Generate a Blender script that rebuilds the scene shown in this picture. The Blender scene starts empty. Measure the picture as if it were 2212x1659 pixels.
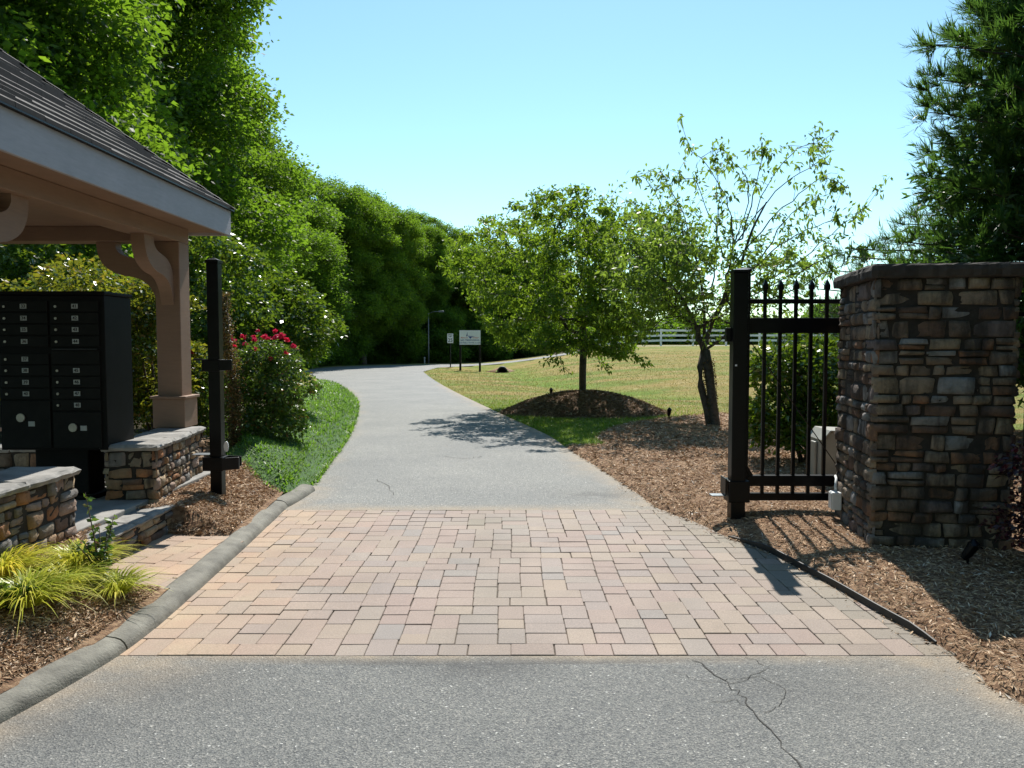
import bpy, math, random
import numpy as np
from mathutils import Vector, Matrix, noise as mnoise
from mathutils.geometry import delaunay_2d_cdt

# ------------------------------------------------------------------ camera, sky, sun, exposure
scene = bpy.context.scene
C = scene.collection
CAMZ, FPX, PITCH = 1.6, 1700.0, math.radians(3.08)
cam_d = bpy.data.cameras.new("camera"); cam = bpy.data.objects.new("camera", cam_d); C.objects.link(cam)
cam.location = (0, 0, CAMZ); cam.rotation_euler = (math.pi/2 - PITCH, 0, 0)
cam_d.sensor_width = 36.0; cam_d.lens = 36.0*FPX/2212.0; cam_d.clip_end = 3000; cam_d.clip_start = 0.05
scene.camera = cam
SUN_EL, SUN_AZ = math.radians(50), math.radians(6)
world = bpy.data.worlds.new("World"); scene.world = world; world.use_nodes = True
wn, wl = world.node_tree.nodes, world.node_tree.links
sky = wn.new("ShaderNodeTexSky"); sky.sky_type = 'NISHITA'; sky.sun_disc = False
sky.sun_elevation = SUN_EL; sky.sun_rotation = SUN_AZ
sky.air_density = 1.0; sky.dust_density = 0.15; sky.ozone_density = 1.0
bg = wn["Background"]; bg.inputs[1].default_value = 0.13
tint = wn.new('ShaderNodeMix'); tint.data_type = 'RGBA'; tint.blend_type = 'MULTIPLY'; tint.inputs[0].default_value = 1.0
tint.inputs[7].default_value = (0.80, 1.0, 0.96, 1)   # the clear cyan of this sky
wl.new(sky.outputs[0], tint.inputs[6]); wl.new(tint.outputs[2], bg.inputs[0])
sd = bpy.data.lights.new("sun", 'SUN'); sd.energy = 5.0; sd.angle = math.radians(0.5); sd.color = (1.0, 0.95, 0.87)
sun = bpy.data.objects.new("sun", sd); C.objects.link(sun)
SUNV = Vector((math.sin(SUN_AZ)*math.cos(SUN_EL), math.cos(SUN_AZ)*math.cos(SUN_EL), math.sin(SUN_EL)))
sun.rotation_euler = SUNV.to_track_quat('Z', 'Y').to_euler(); sun.location = (0, 0, 30)
scene.view_settings.view_transform = 'Standard'; scene.view_settings.look = 'None'
scene.view_settings.exposure = 0.52; scene.view_settings.gamma = 1.0
scene.render.engine = 'CYCLES'
scene.cycles.transparent_max_bounces = 4; scene.cycles.max_bounces = 5

# ------------------------------------------------------------------ helpers
R = random.Random(7)
rng = np.random.default_rng(11)

def G(px, py, z=0.0):
    """photo pixel (2212 px wide frame) -> world point at height z"""
    dx, du = px-1106.0, 829.5-py
    d = np.array([dx, FPX*math.cos(PITCH)+du*math.sin(PITCH), -FPX*math.sin(PITCH)+du*math.cos(PITCH)])
    t = (z-CAMZ)/d[2]
    return (d[0]*t, d[1]*t)

def label(o, lab=None, cat=None, group=None, kind=None):
    if lab: o['label'] = lab
    if cat: o['category'] = cat
    if group: o['group'] = group
    if kind: o['kind'] = kind
    return o

def thing(name, lab, cat, loc=(0,0,0), rz=0, group=None):
    o = bpy.data.objects.new(name, None); C.objects.link(o)
    o.empty_display_size = 0.1; o.location = loc; o.rotation_euler = (0, 0, rz)
    return label(o, lab, cat, group)

def worldorg(p):
    v = Vector((0, 0, 0))
    while p is not None:
        v += p.location; p = p.parent
    return v

def link(name, me, mat, parent=None):
    o = bpy.data.objects.new(name, me); C.objects.link(o)
    if mat is not None: me.materials.append(mat)
    if parent is not None: o.parent = parent
    return o

def np_mesh(name, V, F, smooth=False):
    V = np.asarray(V, dtype=np.float32); F = np.asarray(F, dtype=np.int32)
    me = bpy.data.meshes.new(name); k = F.shape[1]; n = F.shape[0]
    me.vertices.add(len(V)); me.vertices.foreach_set('co', V.ravel())
    me.loops.add(n*k); me.loops.foreach_set('vertex_index', F.ravel())
    me.polygons.add(n); me.polygons.foreach_set('loop_start', np.arange(0, n*k, k, dtype=np.int32))
    me.polygons.foreach_set('use_smooth', np.full(n, smooth))
    me.update(calc_edges=True)
    return me

class MB:
    def __init__(s): s.v = []; s.f = []
    def add(s, vs, fs):
        b = len(s.v); s.v += [tuple(v) for v in vs]; s.f += [tuple(i+b for i in f) for f in fs]; return s
    def box(s, x0, x1, y0, y1, z0, z1, rz=0, piv=None):
        vs = [(x, y, z) for z in (z0, z1) for x, y in ((x0,y0),(x1,y0),(x1,y1),(x0,y1))]
        if rz:
            px, py = piv if piv else ((x0+x1)/2, (y0+y1)/2); c, q = math.cos(rz), math.sin(rz)
            vs = [(px+(x-px)*c-(y-py)*q, py+(x-px)*q+(y-py)*c, z) for x, y, z in vs]
        return s.add(vs, [(3,2,1,0),(4,5,6,7),(0,1,5,4),(1,2,6,5),(2,3,7,6),(3,0,4,7)])
    def prism(s, pts, a0, a1, axis='x'):
        n = len(pts); m = {'x': lambda u,v,a: (a,u,v), 'y': lambda u,v,a: (u,a,v), 'z': lambda u,v,a: (u,v,a)}[axis]
        vs = [m(u,v,a0) for u,v in pts]+[m(u,v,a1) for u,v in pts]
        fs = [tuple(range(n))[::-1], tuple(range(n,2*n))]+[(i,(i+1)%n,n+(i+1)%n,n+i) for i in range(n)]
        return s.add(vs, fs)
    def tube(s, path, rad, n=8, cap=True):
        P = [Vector(p) for p in path]
        if not hasattr(rad, '__len__'): rad = [rad]*len(P)
        b = len(s.v); up = Vector((0,0,1))
        for i, p in enumerate(P):
            t = (P[min(i+1,len(P)-1)]-P[max(i-1,0)])
            if t.length < 1e-9: t = Vector((0,0,1))
            t.normalize()
            a = t.cross(up)
            if a.length < 0.05: a = t.cross(Vector((0,1,0)))
            a.normalize(); c = t.cross(a)
            for k in range(n):
                th = 2*math.pi*k/n
                s.v.append(tuple(p+(a*math.cos(th)+c*math.sin(th))*rad[i]))
        for i in range(len(P)-1):
            for k in range(n):
                s.f.append((b+i*n+k, b+i*n+(k+1)%n, b+(i+1)*n+(k+1)%n, b+(i+1)*n+k))
        if cap:
            s.f.append(tuple(b+k for k in range(n))[::-1]); s.f.append(tuple(b+(len(P)-1)*n+k for k in range(n)))
        return s
    def disc(s, c, r, y0, y1, n=20, rz_=None):
        """cylinder along y"""
        pts = [(c[0]+r*math.cos(2*math.pi*k/n), c[1]+(rz_ or r)*math.sin(2*math.pi*k/n)) for k in range(n)]
        return s.prism(pts, y0, y1, 'y')
    def build(s, name, mat, parent=None, world=False, smooth=False, bevel=0, seg=2):
        v = s.v
        if world and parent is not None:
            o = worldorg(parent); v = [(a-o.x, b-o.y, c-o.z) for a, b, c in v]
        me = bpy.data.meshes.new(name); me.from_pydata(v, [], s.f); me.update()
        if smooth: me.polygons.foreach_set('use_smooth', [True]*len(me.polygons))
        ob = link(name, me, mat, parent)
        if bevel:
            m = ob.modifiers.new('bevel', 'BEVEL'); m.width = bevel; m.segments = seg; m.limit_method = 'ANGLE'; m.angle_limit = math.radians(40)
        return ob

def text_mesh(txt, size, loc, mat, parent, name='lettering', ext=0.001, wscale=1.0, world=True):
    cu = bpy.data.curves.new('t', 'FONT'); cu.body = txt; cu.size = size; cu.align_x = 'CENTER'; cu.align_y = 'CENTER'
    cu.extrude = ext; cu.offset = size*0.012
    ob = bpy.data.objects.new('t', cu); C.objects.link(ob)
    dg = bpy.context.evaluated_depsgraph_get(); me = bpy.data.meshes.new_from_object(ob.evaluated_get(dg))
    bpy.data.objects.remove(ob)
    o = worldorg(parent) if world else Vector((0,0,0))
    for v in me.vertices:
        x, y, z = v.co; v.co = (loc[0]+x*wscale-o.x, loc[1]-z-o.y, loc[2]+y-o.z)
    me.materials.clear(); me.name = name
    return link(name, me, mat, parent)

def sm(t): t = np.clip(t, 0, 1); return t*t*(3-2*t)
def crom(P, closed=False, k=6):
    P = [np.array(p, float) for p in P]; out = []
    n = len(P)
    for i in range(n-1):
        p0, p1, p2, p3 = P[max(i-1,0)], P[i], P[i+1], P[min(i+2,n-1)]
        for j in range(k):
            t = j/k
            out.append(0.5*((2*p1)+(-p0+p2)*t+(2*p0-5*p1+4*p2-p3)*t*t+(-p0+3*p1-3*p2+p3)*t**3))
    out.append(P[-1]); return out

def inside(poly, X, Y):
    P = np.asarray(poly); x1, y1 = P[:,0], P[:,1]; x2, y2 = np.roll(x1,-1), np.roll(y1,-1)
    X = np.asarray(X, float); Y = np.asarray(Y, float); r = np.zeros(X.shape, bool)
    for a, b, c, d in zip(x1, y1, x2, y2):
        if b == d: continue
        m = ((b > Y) != (d > Y)) & (X < (c-a)*(Y-b)/(d-b)+a); r ^= m
    return r
def edist(poly, X, Y, closed=True):
    P = np.asarray(poly); Q = np.roll(P, -1, 0)
    if not closed: P, Q = P[:-1], Q[:-1]
    X = np.asarray(X, float); Y = np.asarray(Y, float); best = np.full(X.shape, 1e9)
    for (a, b), (c, d) in zip(P, Q):
        vx, vy = c-a, d-b; L = vx*vx+vy*vy+1e-12
        t = np.clip(((X-a)*vx+(Y-b)*vy)/L, 0, 1)
        best = np.minimum(best, (X-a-t*vx)**2+(Y-b-t*vy)**2)
    return np.sqrt(best)

# ------------------------------------------------------------------ materials
def newmat(name):
    m = bpy.data.materials.new(name); m.use_nodes = True
    nt = m.node_tree; b = nt.nodes['Principled BSDF']
    return m, nt, b
def N(nt, t, **kw):
    n = nt.nodes.new(t)
    for k, v in kw.items(): setattr(n, k, v)
    return n
def ramp(nt, fac, cols, interp='LINEAR'):
    r = N(nt, 'ShaderNodeValToRGB'); r.color_ramp.interpolation = interp
    el = r.color_ramp.elements
    while len(el) < len(cols): el.new(0.5)
    for e, (p, c) in zip(el, cols): e.position = p; e.color = (*c, 1) if len(c) == 3 else c
    if fac is not None: nt.links.new(fac, r.inputs[0])
    return r.outputs[0]
def noise(nt, scale, detail=4, rough=0.6, coord='Object', vec=None):
    n = N(nt, 'ShaderNodeTexNoise'); n.inputs['Scale'].default_value = scale
    n.inputs['Detail'].default_value = detail; n.inputs['Roughness'].default_value = rough
    if vec is None: vec = N(nt, 'ShaderNodeTexCoord').outputs[coord]
    nt.links.new(vec, n.inputs['Vector']); return n.outputs[0]
def mix(nt, a, b, fac, mode='MIX'):
    m = N(nt, 'ShaderNodeMix', data_type='RGBA', blend_type=mode)
    for s, v in ((m.inputs[6], a), (m.inputs[7], b), (m.inputs[0], fac)):
        if hasattr(v, 'is_linked'): nt.links.new(v, s)
        elif isinstance(v, (int, float)): s.default_value = v
        else: s.default_value = (*v, 1)
    return m.outputs[2]
def bump(nt, b, h, strength=0.5, dist=0.02):
    n = N(nt, 'ShaderNodeBump'); n.inputs['Strength'].default_value = strength; n.inputs['Distance'].default_value = dist
    nt.links.new(h, n.inputs['Height']); nt.links.new(n.outputs[0], b.inputs['Normal']); return n
def simple(name, col, rough=0.6, var=0.12, scale=6, metal=0, spec=0.5, bmp=0.0, bscale=60):
    m, nt, b = newmat(name)
    c2 = tuple(max(0, c*(1-var*2)) for c in col); c3 = tuple(min(1, c*(1+var)) for c in col)
    nt.links.new(ramp(nt, noise(nt, scale, 5), [(0.3, c2), (0.7, c3)]), b.inputs['Base Color'])
    b.inputs['Roughness'].default_value = rough; b.inputs['Metallic'].default_value = metal
    b.inputs['Specular IOR Level'].default_value = spec
    if bmp: bump(nt, b, noise(nt, bscale, 5), bmp, 0.01)
    return m
def leafmat(name, cols, rough=0.45, transl=0.35, spec=0.5, tcol=(0.25, 0.42, 0.03), clump=0.8, lo=(0.75, 0.85, 0.8), hi=(1.2, 1.1, 0.9)):
    """colour varies from leaf to leaf and from bough to bough; part of the light passes through"""
    m, nt, b = newmat(name)
    g = N(nt, 'ShaderNodeNewGeometry')
    base = ramp(nt, g.outputs['Random Per Island'], cols)
    n = noise(nt, clump, 2, 0.5)
    oi = N(nt, 'ShaderNodeObjectInfo')
    base = mix(nt, base, ramp(nt, n, [(0.38, lo), (0.62, hi)]), 1.0, 'MULTIPLY')
    base = mix(nt, base, ramp(nt, oi.outputs['Random'], [(0, (0.85, 0.92, 0.95)), (0.5, (1.05, 1.05, 0.95)), (1, (1.35, 1.2, 0.85))]), 1.0, 'MULTIPLY')
    nt.links.new(base, b.inputs['Base Color']); b.inputs['Roughness'].default_value = rough
    b.inputs['Specular IOR Level'].default_value = spec
    t = N(nt, 'ShaderNodeBsdfTranslucent')
    nt.links.new(mix(nt, base, tcol, 0.5), t.inputs[0])
    ms = N(nt, 'ShaderNodeMixShader'); ms.inputs[0].default_value = transl
    nt.links.new(b.outputs[0], ms.inputs[1]); nt.links.new(t.outputs[0], ms.inputs[2])
    nt.links.new(ms.outputs[0], nt.nodes['Material Output'].inputs[0])
    return m

M = {}
M['leaf_wood'] = leafmat('woodland leaves', [(0, (0.02, 0.05, 0.01)), (0.5, (0.045, 0.095, 0.015)), (1, (0.10, 0.17, 0.022))], 0.55, 0.52, 0.3, tcol=(0.36, 0.62, 0.03), clump=1.1, lo=(0.5, 0.58, 0.6), hi=(1.4, 1.3, 0.95))  # wide clump range also paints dappled highlights and dark gaps into the leaves
M['leaf_cherry'] = leafmat('cherry leaves', [(0, (0.025, 0.08, 0.012)), (0.6, (0.06, 0.15, 0.018)), (1, (0.12, 0.21, 0.03))], 0.5, 0.5, tcol=(0.42, 0.60, 0.03))
M['leaf_cherry2'] = leafmat('sparse cherry leaves', [(0, (0.05, 0.11, 0.02)), (0.6, (0.10, 0.19, 0.03)), (1, (0.17, 0.25, 0.05))], 0.45, 0.5, tcol=(0.40, 0.58, 0.06))
M['leaf_gloss'] = leafmat('glossy shrub leaves', [(0, (0.02, 0.06, 0.012)), (0.5, (0.05, 0.12, 0.015)), (0.9, (0.12, 0.19, 0.02)), (1, (0.22, 0.20, 0.03))], 0.3, 0.4, 0.6, tcol=(0.3, 0.45, 0.02))
M['leaf_tips'] = leafmat('hedge leaves with orange tips', [(0, (0.03, 0.08, 0.012)), (0.45, (0.09, 0.16, 0.015)), (0.8, (0.20, 0.22, 0.02)), (1, (0.32, 0.15, 0.04))], 0.25, 0.4, 0.7, tcol=(0.45, 0.45, 0.03))
M['leaf_camellia'] = leafmat('camellia leaves', [(0, (0.02, 0.06, 0.01)), (0.6, (0.04, 0.1, 0.015)), (1, (0.10, 0.17, 0.02))], 0.2, 0.3, 0.8, tcol=(0.3, 0.45, 0.02))
M['leaf_rose'] = leafmat('rose leaves', [(0, (0.02, 0.06, 0.018)), (0.6, (0.05, 0.11, 0.025)), (0.92, (0.11, 0.15, 0.03)), (1, (0.28, 0.06, 0.03))], 0.3, 0.35, 0.6)
M['leaf_red'] = leafmat('burgundy leaves', [(0, (0.012, 0.008, 0.012)), (0.7, (0.03, 0.012, 0.02)), (1, (0.12, 0.015, 0.03))], 0.35, 0.2, tcol=(0.3, 0.02, 0.05))
M['leaf_vine'] = leafmat('vine leaves', [(0, (0.05, 0.07, 0.02)), (0.5, (0.10, 0.09, 0.03)), (1, (0.20, 0.09, 0.05))], 0.5, 0.3, tcol=(0.3, 0.2, 0.05))
M['needle'] = leafmat('cedar needles', [(0, (0.02, 0.05, 0.022)), (0.6, (0.04, 0.085, 0.02)), (1, (0.09, 0.14, 0.02))], 0.5, 0.35, tcol=(0.2, 0.42, 0.05), clump=1.2)
M['juniper'] = leafmat('juniper sprays', [(0, (0.055, 0.13, 0.02)), (0.6, (0.10, 0.21, 0.03)), (1, (0.17, 0.28, 0.05))], 0.5, 0.4, tcol=(0.3, 0.6, 0.04), clump=3)
M['liriope'] = leafmat('striped yellow grass blades', [(0, (0.20, 0.27, 0.02)), (0.5, (0.46, 0.48, 0.04)), (1, (0.7, 0.64, 0.2))], 0.35, 0.4, tcol=(0.6, 0.6, 0.08), clump=3)
M['lawn_blade'] = leafmat('lawn blades', [(0, (0.11, 0.2, 0.02)), (0.5, (0.22, 0.34, 0.03)), (0.85, (0.26, 0.34, 0.06)), (1, (0.4, 0.34, 0.14))], 0.5, 0.35, tcol=(0.25, 0.4, 0.03), clump=1.5)
M['straw_blade'] = leafmat('dry lawn blades', [(0, (0.14, 0.15, 0.03)), (0.5, (0.24, 0.21, 0.06)), (1, (0.36, 0.28, 0.11))], 0.6, 0.3, tcol=(0.3, 0.28, 0.06), clump=0.8)
M['petal'] = leafmat('rose petals', [(0, (0.55, 0.01, 0.06)), (1, (0.8, 0.03, 0.14))], 0.5, 0.3, tcol=(0.8, 0.05, 0.15))
M['bark'] = simple('bark', (0.10, 0.08, 0.06), 0.9, 0.3, 9, bmp=0.9, bscale=30)
M['bark_grey'] = simple('grey bark', (0.085, 0.075, 0.062), 0.9, 0.3, 12, bmp=0.9, bscale=25)
M['black'] = simple('black painted steel', (0.003, 0.003, 0.0048), 0.35, 0.25, 8, spec=0.22, bmp=0.05)
M['steel'] = simple('galvanised steel', (0.22, 0.24, 0.26), 0.4, 0.15, 8, metal=0.7)
M['cabinet'] = simple('dark bronze cabinet paint', (0.006, 0.0055, 0.0055), 0.6, 0.2, 8, spec=0.15)
M['door'] = simple('mailbox door paint', (0.010, 0.0095, 0.009), 0.55, 0.2, 8, spec=0.15)
M['plate'] = simple('pale number plate', (0.40, 0.42, 0.42), 0.5, 0.05, 8)
M['ink'] = simple('dark numerals', (0.01, 0.01, 0.012), 0.6, 0.05, 8)
M['lock'] = simple('lock metal', (0.38, 0.36, 0.33), 0.35, 0.1, 20, metal=0.5)
M['white'] = simple('white painted rail', (0.72, 0.74, 0.76), 0.55, 0.07, 4)
M['box_beige'] = simple('pale utility plastic', (0.30, 0.30, 0.265), 0.5, 0.08, 5)
M['box_white'] = simple('white junction plastic', (0.62, 0.64, 0.64), 0.5, 0.06, 5)
M['red'] = simple('red lettering', (0.5, 0.06, 0.05), 0.6, 0.1, 8)
M['blue'] = simple('blue lettering', (0.03, 0.05, 0.25), 0.6, 0.1, 8)
M['signface'] = simple('white sign face', (0.68, 0.7, 0.75), 0.5, 0.05, 3)
M['pole'] = simple('grey lamp pole', (0.17, 0.18, 0.19), 0.5, 0.1, 3)
M['terracotta'] = simple('flower centre', (0.5, 0.4, 0.05), 0.7, 0.1, 9)
M['pipe'] = simple('black corrugated plastic', (0.012, 0.012, 0.012), 0.6, 0.2, 9)
M['edging'] = simple('dark landscape edging', (0.022, 0.022, 0.024), 0.6, 0.3, 6)

# cedar boards (trim) with fine vertical grain
def woodtrim(name, col):
    m, nt, b = newmat(name)
    tc = N(nt, 'ShaderNodeTexCoord'); mp = N(nt, 'ShaderNodeMapping'); mp.inputs['Scale'].default_value = (8, 8, 60)
    nt.links.new(tc.outputs['Object'], mp.inputs[0])
    n1 = noise(nt, 1.0, 5, vec=mp.outputs[0]); n2 = noise(nt, 2.0, 4)
    c = ramp(nt, n2, [(0.3, tuple(x*0.86 for x in col)), (0.7, tuple(x*1.06 for x in col))])
    c = mix(nt, c, ramp(nt, n1, [(0.3, (0.9, 0.9, 0.9)), (0.7, (1.04, 1.04, 1.04))]), 1.0, 'MULTIPLY')
    nt.links.new(c, b.inputs['Base Color']); b.inputs['Roughness'].default_value = 0.65
    bump(nt, b, n1, 0.25, 0.004); return m
M['trim'] = woodtrim('pale painted fascia board', (0.43, 0.41, 0.42))
M['tan'] = woodtrim('tan painted timber', (0.30, 0.188, 0.125))

def stonemat(name, cols, dark=0.0):
    m, nt, b = newmat(name)
    g = N(nt, 'ShaderNodeNewGeometry')
    c = ramp(nt, g.outputs['Random Per Island'], cols, 'CONSTANT')
    c = mix(nt, c, ramp(nt, noise(nt, 9, 6, 0.7), [(0.25, (0.45, 0.42, 0.40)), (0.5, (0.95, 0.95, 0.95)), (0.75, (1.45, 1.4, 1.35))]), 1.0, 'MULTIPLY')
    tcw = N(nt, 'ShaderNodeTexCoord'); mpw = N(nt, 'ShaderNodeMapping'); mpw.inputs['Scale'].default_value = (3.0, 3.0, 0.7)
    nt.links.new(tcw.outputs['Object'], mpw.inputs[0])
    c = mix(nt, c, (0.03, 0.025, 0.022), ramp(nt, noise(nt, 1.6, 5, 0.65, vec=mpw.outputs[0]), [(0.50-dark, (0,0,0)), (0.64-dark, (0.85,0.85,0.85))]))
    nt.links.new(c, b.inputs['Base Color']); b.inputs['Roughness'].default_value = 0.85
    bump(nt, b, noise(nt, 22, 9, 0.75), 1.0, 0.03); return m
M['stone'] = stonemat('fieldstone', [(0, (0.214, 0.159, 0.112)), (0.14, (0.271, 0.214, 0.159)), (0.3, (0.149, 0.093, 0.065)), (0.42, (0.224, 0.214, 0.206)), (0.52, (0.23, 0.125, 0.07)), (0.62, (0.186, 0.139, 0.102)), (0.76, (0.308, 0.243, 0.168)), (0.88, (0.168, 0.131, 0.121)), (0.95, (0.25, 0.25, 0.25))], 0.04)
M['stone_tan'] = stonemat('tan fieldstone', [(0, (0.345, 0.223, 0.129)), (0.15, (0.273, 0.230, 0.172)), (0.3, (0.389, 0.187, 0.086)), (0.45, (0.230, 0.216, 0.201)), (0.6, (0.416, 0.316, 0.201)), (0.8, (0.187, 0.122, 0.086)), (0.9, (0.374, 0.273, 0.216))], -0.10)
M['mortar'] = simple('mortar core', (0.03, 0.025, 0.02), 0.95, 0.3, 12, bmp=0.6)
M['cap'] = simple('stone cap', (0.05, 0.04, 0.032), 0.9, 0.35, 5, bmp=0.9, bscale=22)
M['flag'] = simple('pale flagstone cap', (0.27, 0.26, 0.24), 0.8, 0.25, 5, bmp=0.5, bscale=22)
M['concrete'] = simple('concrete floor', (0.28, 0.27, 0.25), 0.85, 0.15, 4, bmp=0.3)
M['kerb'] = simple('kerb concrete', (0.20, 0.19, 0.158), 0.85, 0.22, 7, bmp=0.6, bscale=80)

# asphalt shingles
def shingle():
    m, nt, b = newmat('asphalt shingles')
    g = N(nt, 'ShaderNodeNewGeometry')
    c = ramp(nt, g.outputs['Random Per Island'], [(0, (0.055, 0.05, 0.048)), (0.5, (0.09, 0.083, 0.078)), (1, (0.13, 0.12, 0.115))])
    c = mix(nt, c, ramp(nt, noise(nt, 260, 3), [(0.35, (0.6, 0.6, 0.6)), (0.65, (1.3, 1.3, 1.3))]), 1.0, 'MULTIPLY')
    nt.links.new(c, b.inputs['Base Color']); b.inputs['Roughness'].default_value = 0.9
    bump(nt, b, noise(nt, 200, 3), 0.6, 0.004); return m
M['shingle'] = shingle(); M['shadowline'] = simple('painted shingle shadow line', (0.012, 0.012, 0.013), 0.9, 0.3, 20)  # butt edges coloured black to paint in the shadow lines between courses

def asphalt(name='grey asphalt', k=(1,1,1)):
    m, nt, b = newmat(name)
    tc = N(nt, 'ShaderNodeTexCoord')
    v = N(nt, 'ShaderNodeTexVoronoi'); v.inputs['Scale'].default_value = 125; nt.links.new(tc.outputs['Object'], v.inputs['Vector'])
    sx = N(nt, 'ShaderNodeSeparateColor'); nt.links.new(v.outputs['Color'], sx.inputs[0])
    c = ramp(nt, sx.outputs[0], [(0, (0.13, 0.135, 0.14)), (0.3, (0.185, 0.19, 0.19)), (0.65, (0.235, 0.24, 0.235)), (0.92, (0.29, 0.285, 0.275)), (0.99, (0.37, 0.36, 0.34)), (1, (0.7, 0.7, 0.68))])
    v2 = N(nt, 'ShaderNodeTexVoronoi'); v2.inputs['Scale'].default_value = 220; nt.links.new(tc.outputs['Object'], v2.inputs['Vector'])
    s2 = N(nt, 'ShaderNodeSeparateColor'); nt.links.new(v2.outputs['Color'], s2.inputs[0])
    c = mix(nt, c, ramp(nt, s2.outputs[1], [(0, (0.6, 0.62, 0.66)), (1, (1.3, 1.28, 1.22))]), 1.0, 'MULTIPLY')
    c = mix(nt, c, ramp(nt, noise(nt, 0.7, 4), [(0.3, (0.86, 0.87, 0.88)), (0.7, (1.1, 1.09, 1.07))]), 1.0, 'MULTIPLY')
    c = mix(nt, c, k, 1.0, 'MULTIPLY')
    at = N(nt, 'ShaderNodeAttribute', attribute_name='dirt')
    nm = noise(nt, 5, 5)
    mm = N(nt, 'ShaderNodeMath', operation='MULTIPLY'); nt.links.new(at.outputs['Fac'], mm.inputs[0])
    nt.links.new(ramp(nt, nm, [(0.25, (0.2,0.2,0.2)), (0.7, (1,1,1))]), mm.inputs[1])
    c = mix(nt, c, ramp(nt, noise(nt, 90, 4), [(0.3, (0.24, 0.18, 0.12)), (0.7, (0.46, 0.37, 0.26))]), mm.outputs[0])
    ao = N(nt, 'ShaderNodeAttribute', attribute_name='oil')
    mo = N(nt, 'ShaderNodeMath', operation='MULTIPLY'); nt.links.new(ao.outputs['Fac'], mo.inputs[0])
    nt.links.new(ramp(nt, noise(nt, 4, 6, 0.7), [(0.3, (0,0,0)), (0.5, (1,1,1))]), mo.inputs[1])
    c = mix(nt, c, (0.055, 0.055, 0.055), mo.outputs[0])
    nt.links.new(c, b.inputs['Base Color']); b.inputs['Roughness'].default_value = 0.8; b.inputs['Specular IOR Level'].default_value = 0.35
    bump(nt, b, v.outputs['Distance'], 0.7, 0.006); return m
M['asphalt'] = asphalt(k=(0.76, 0.76, 0.745)); M['asphalt_far'] = asphalt('bleached asphalt', (1.02, 1.02, 1.0))

def pavermat():
    m, nt, b = newmat('brick pavers')
    g = N(nt, 'ShaderNodeNewGeometry')
    c = ramp(nt, g.outputs['Random Per Island'], [(0, (0.275, 0.20, 0.168)), (0.3, (0.29, 0.222, 0.182)), (0.55, (0.255, 0.207, 0.183)), (0.78, (0.305, 0.235, 0.177)), (1, (0.24, 0.21, 0.19))])
    at = N(nt, 'ShaderNodeAttribute', attribute_name='tint')
    c = mix(nt, c, ramp(nt, noise(nt, 3.2, 4), [(0.3, (0.44, 0.28, 0.18)), (0.7, (0.43, 0.32, 0.20))]), at.outputs['Fac'])
    at2 = N(nt, 'ShaderNodeAttribute', attribute_name='grime')
    c = mix(nt, c, (0.20, 0.175, 0.13), at2.outputs['Fac'])
    c = mix(nt, c, ramp(nt, noise(nt, 130, 4, 0.7), [(0.3, (0.72, 0.72, 0.72)), (0.62, (1.1, 1.1, 1.1)), (0.75, (1.7, 1.7, 1.7))]), 1.0, 'MULTIPLY')
    c = mix(nt, c, ramp(nt, noise(nt, 1.4, 5), [(0.3, (0.82, 0.82, 0.82)), (0.7, (1.08, 1.08, 1.08))]), 1.0, 'MULTIPLY')
    nt.links.new(c, b.inputs['Base Color']); b.inputs['Roughness'].default_value = 0.75
    bump(nt, b, noise(nt, 180, 4), 0.5, 0.003); return m
M['paver'] = pavermat()
M['joint'] = simple('joint sand', (0.11, 0.09, 0.07), 0.95, 0.3, 40, bmp=0.5)
M['crack'] = simple('crack filler', (0.06, 0.057, 0.052), 0.95, 0.3, 40)

def mulchmat(name, dark=1.0):
    m, nt, b = newmat(name)
    tc = N(nt, 'ShaderNodeTexCoord'); v = N(nt, 'ShaderNodeTexVoronoi'); v.inputs['Scale'].default_value = 38
    nt.links.new(tc.outputs['Object'], v.inputs['Vector']); s = N(nt, 'ShaderNodeSeparateColor'); nt.links.new(v.outputs['Color'], s.inputs[0])
    c = ramp(nt, s.outputs[0], [(0, tuple(x*dark for x in (0.18, 0.10, 0.055))), (0.6, tuple(x*dark for x in (0.34, 0.215, 0.125))), (1, tuple(x*dark for x in (0.48, 0.33, 0.205)))])
    c = mix(nt, c, ramp(nt, noise(nt, 1.3, 4), [(0.35, (0.8, 0.72, 0.65)), (0.65, (1.1, 1.1, 1.1))]), 1.0, 'MULTIPLY')
    nt.links.new(c, b.inputs['Base Color']); b.inputs['Roughness'].default_value = 0.95
    bump(nt, b, noise(nt, 60, 6, 0.7), 1.0, 0.03); return m
M['mulch'] = mulchmat('shredded bark mulch')
M['mulch_dark'] = mulchmat('dark bark mulch', 0.65)
def chipmat(name, k=1.0):
    m, nt, b = newmat(name)
    g = N(nt, 'ShaderNodeNewGeometry')
    c = ramp(nt, g.outputs['Random Per Island'], [(0, (0.18*k, 0.09*k, 0.045*k)), (0.3, (0.38*k, 0.235*k, 0.13*k)), (0.8, (0.60*k, 0.43*k, 0.27*k)), (0.97, (0.68*k, 0.54*k, 0.40*k)), (1, (0.72*k, 0.66*k, 0.58*k))])
    nt.links.new(c, b.inputs['Base Color']); b.inputs['Roughness'].default_value = 0.85; return m
M['chip'] = chipmat('bark chips'); M['chip_dark'] = chipmat('dark bark chips', 0.6)

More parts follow.
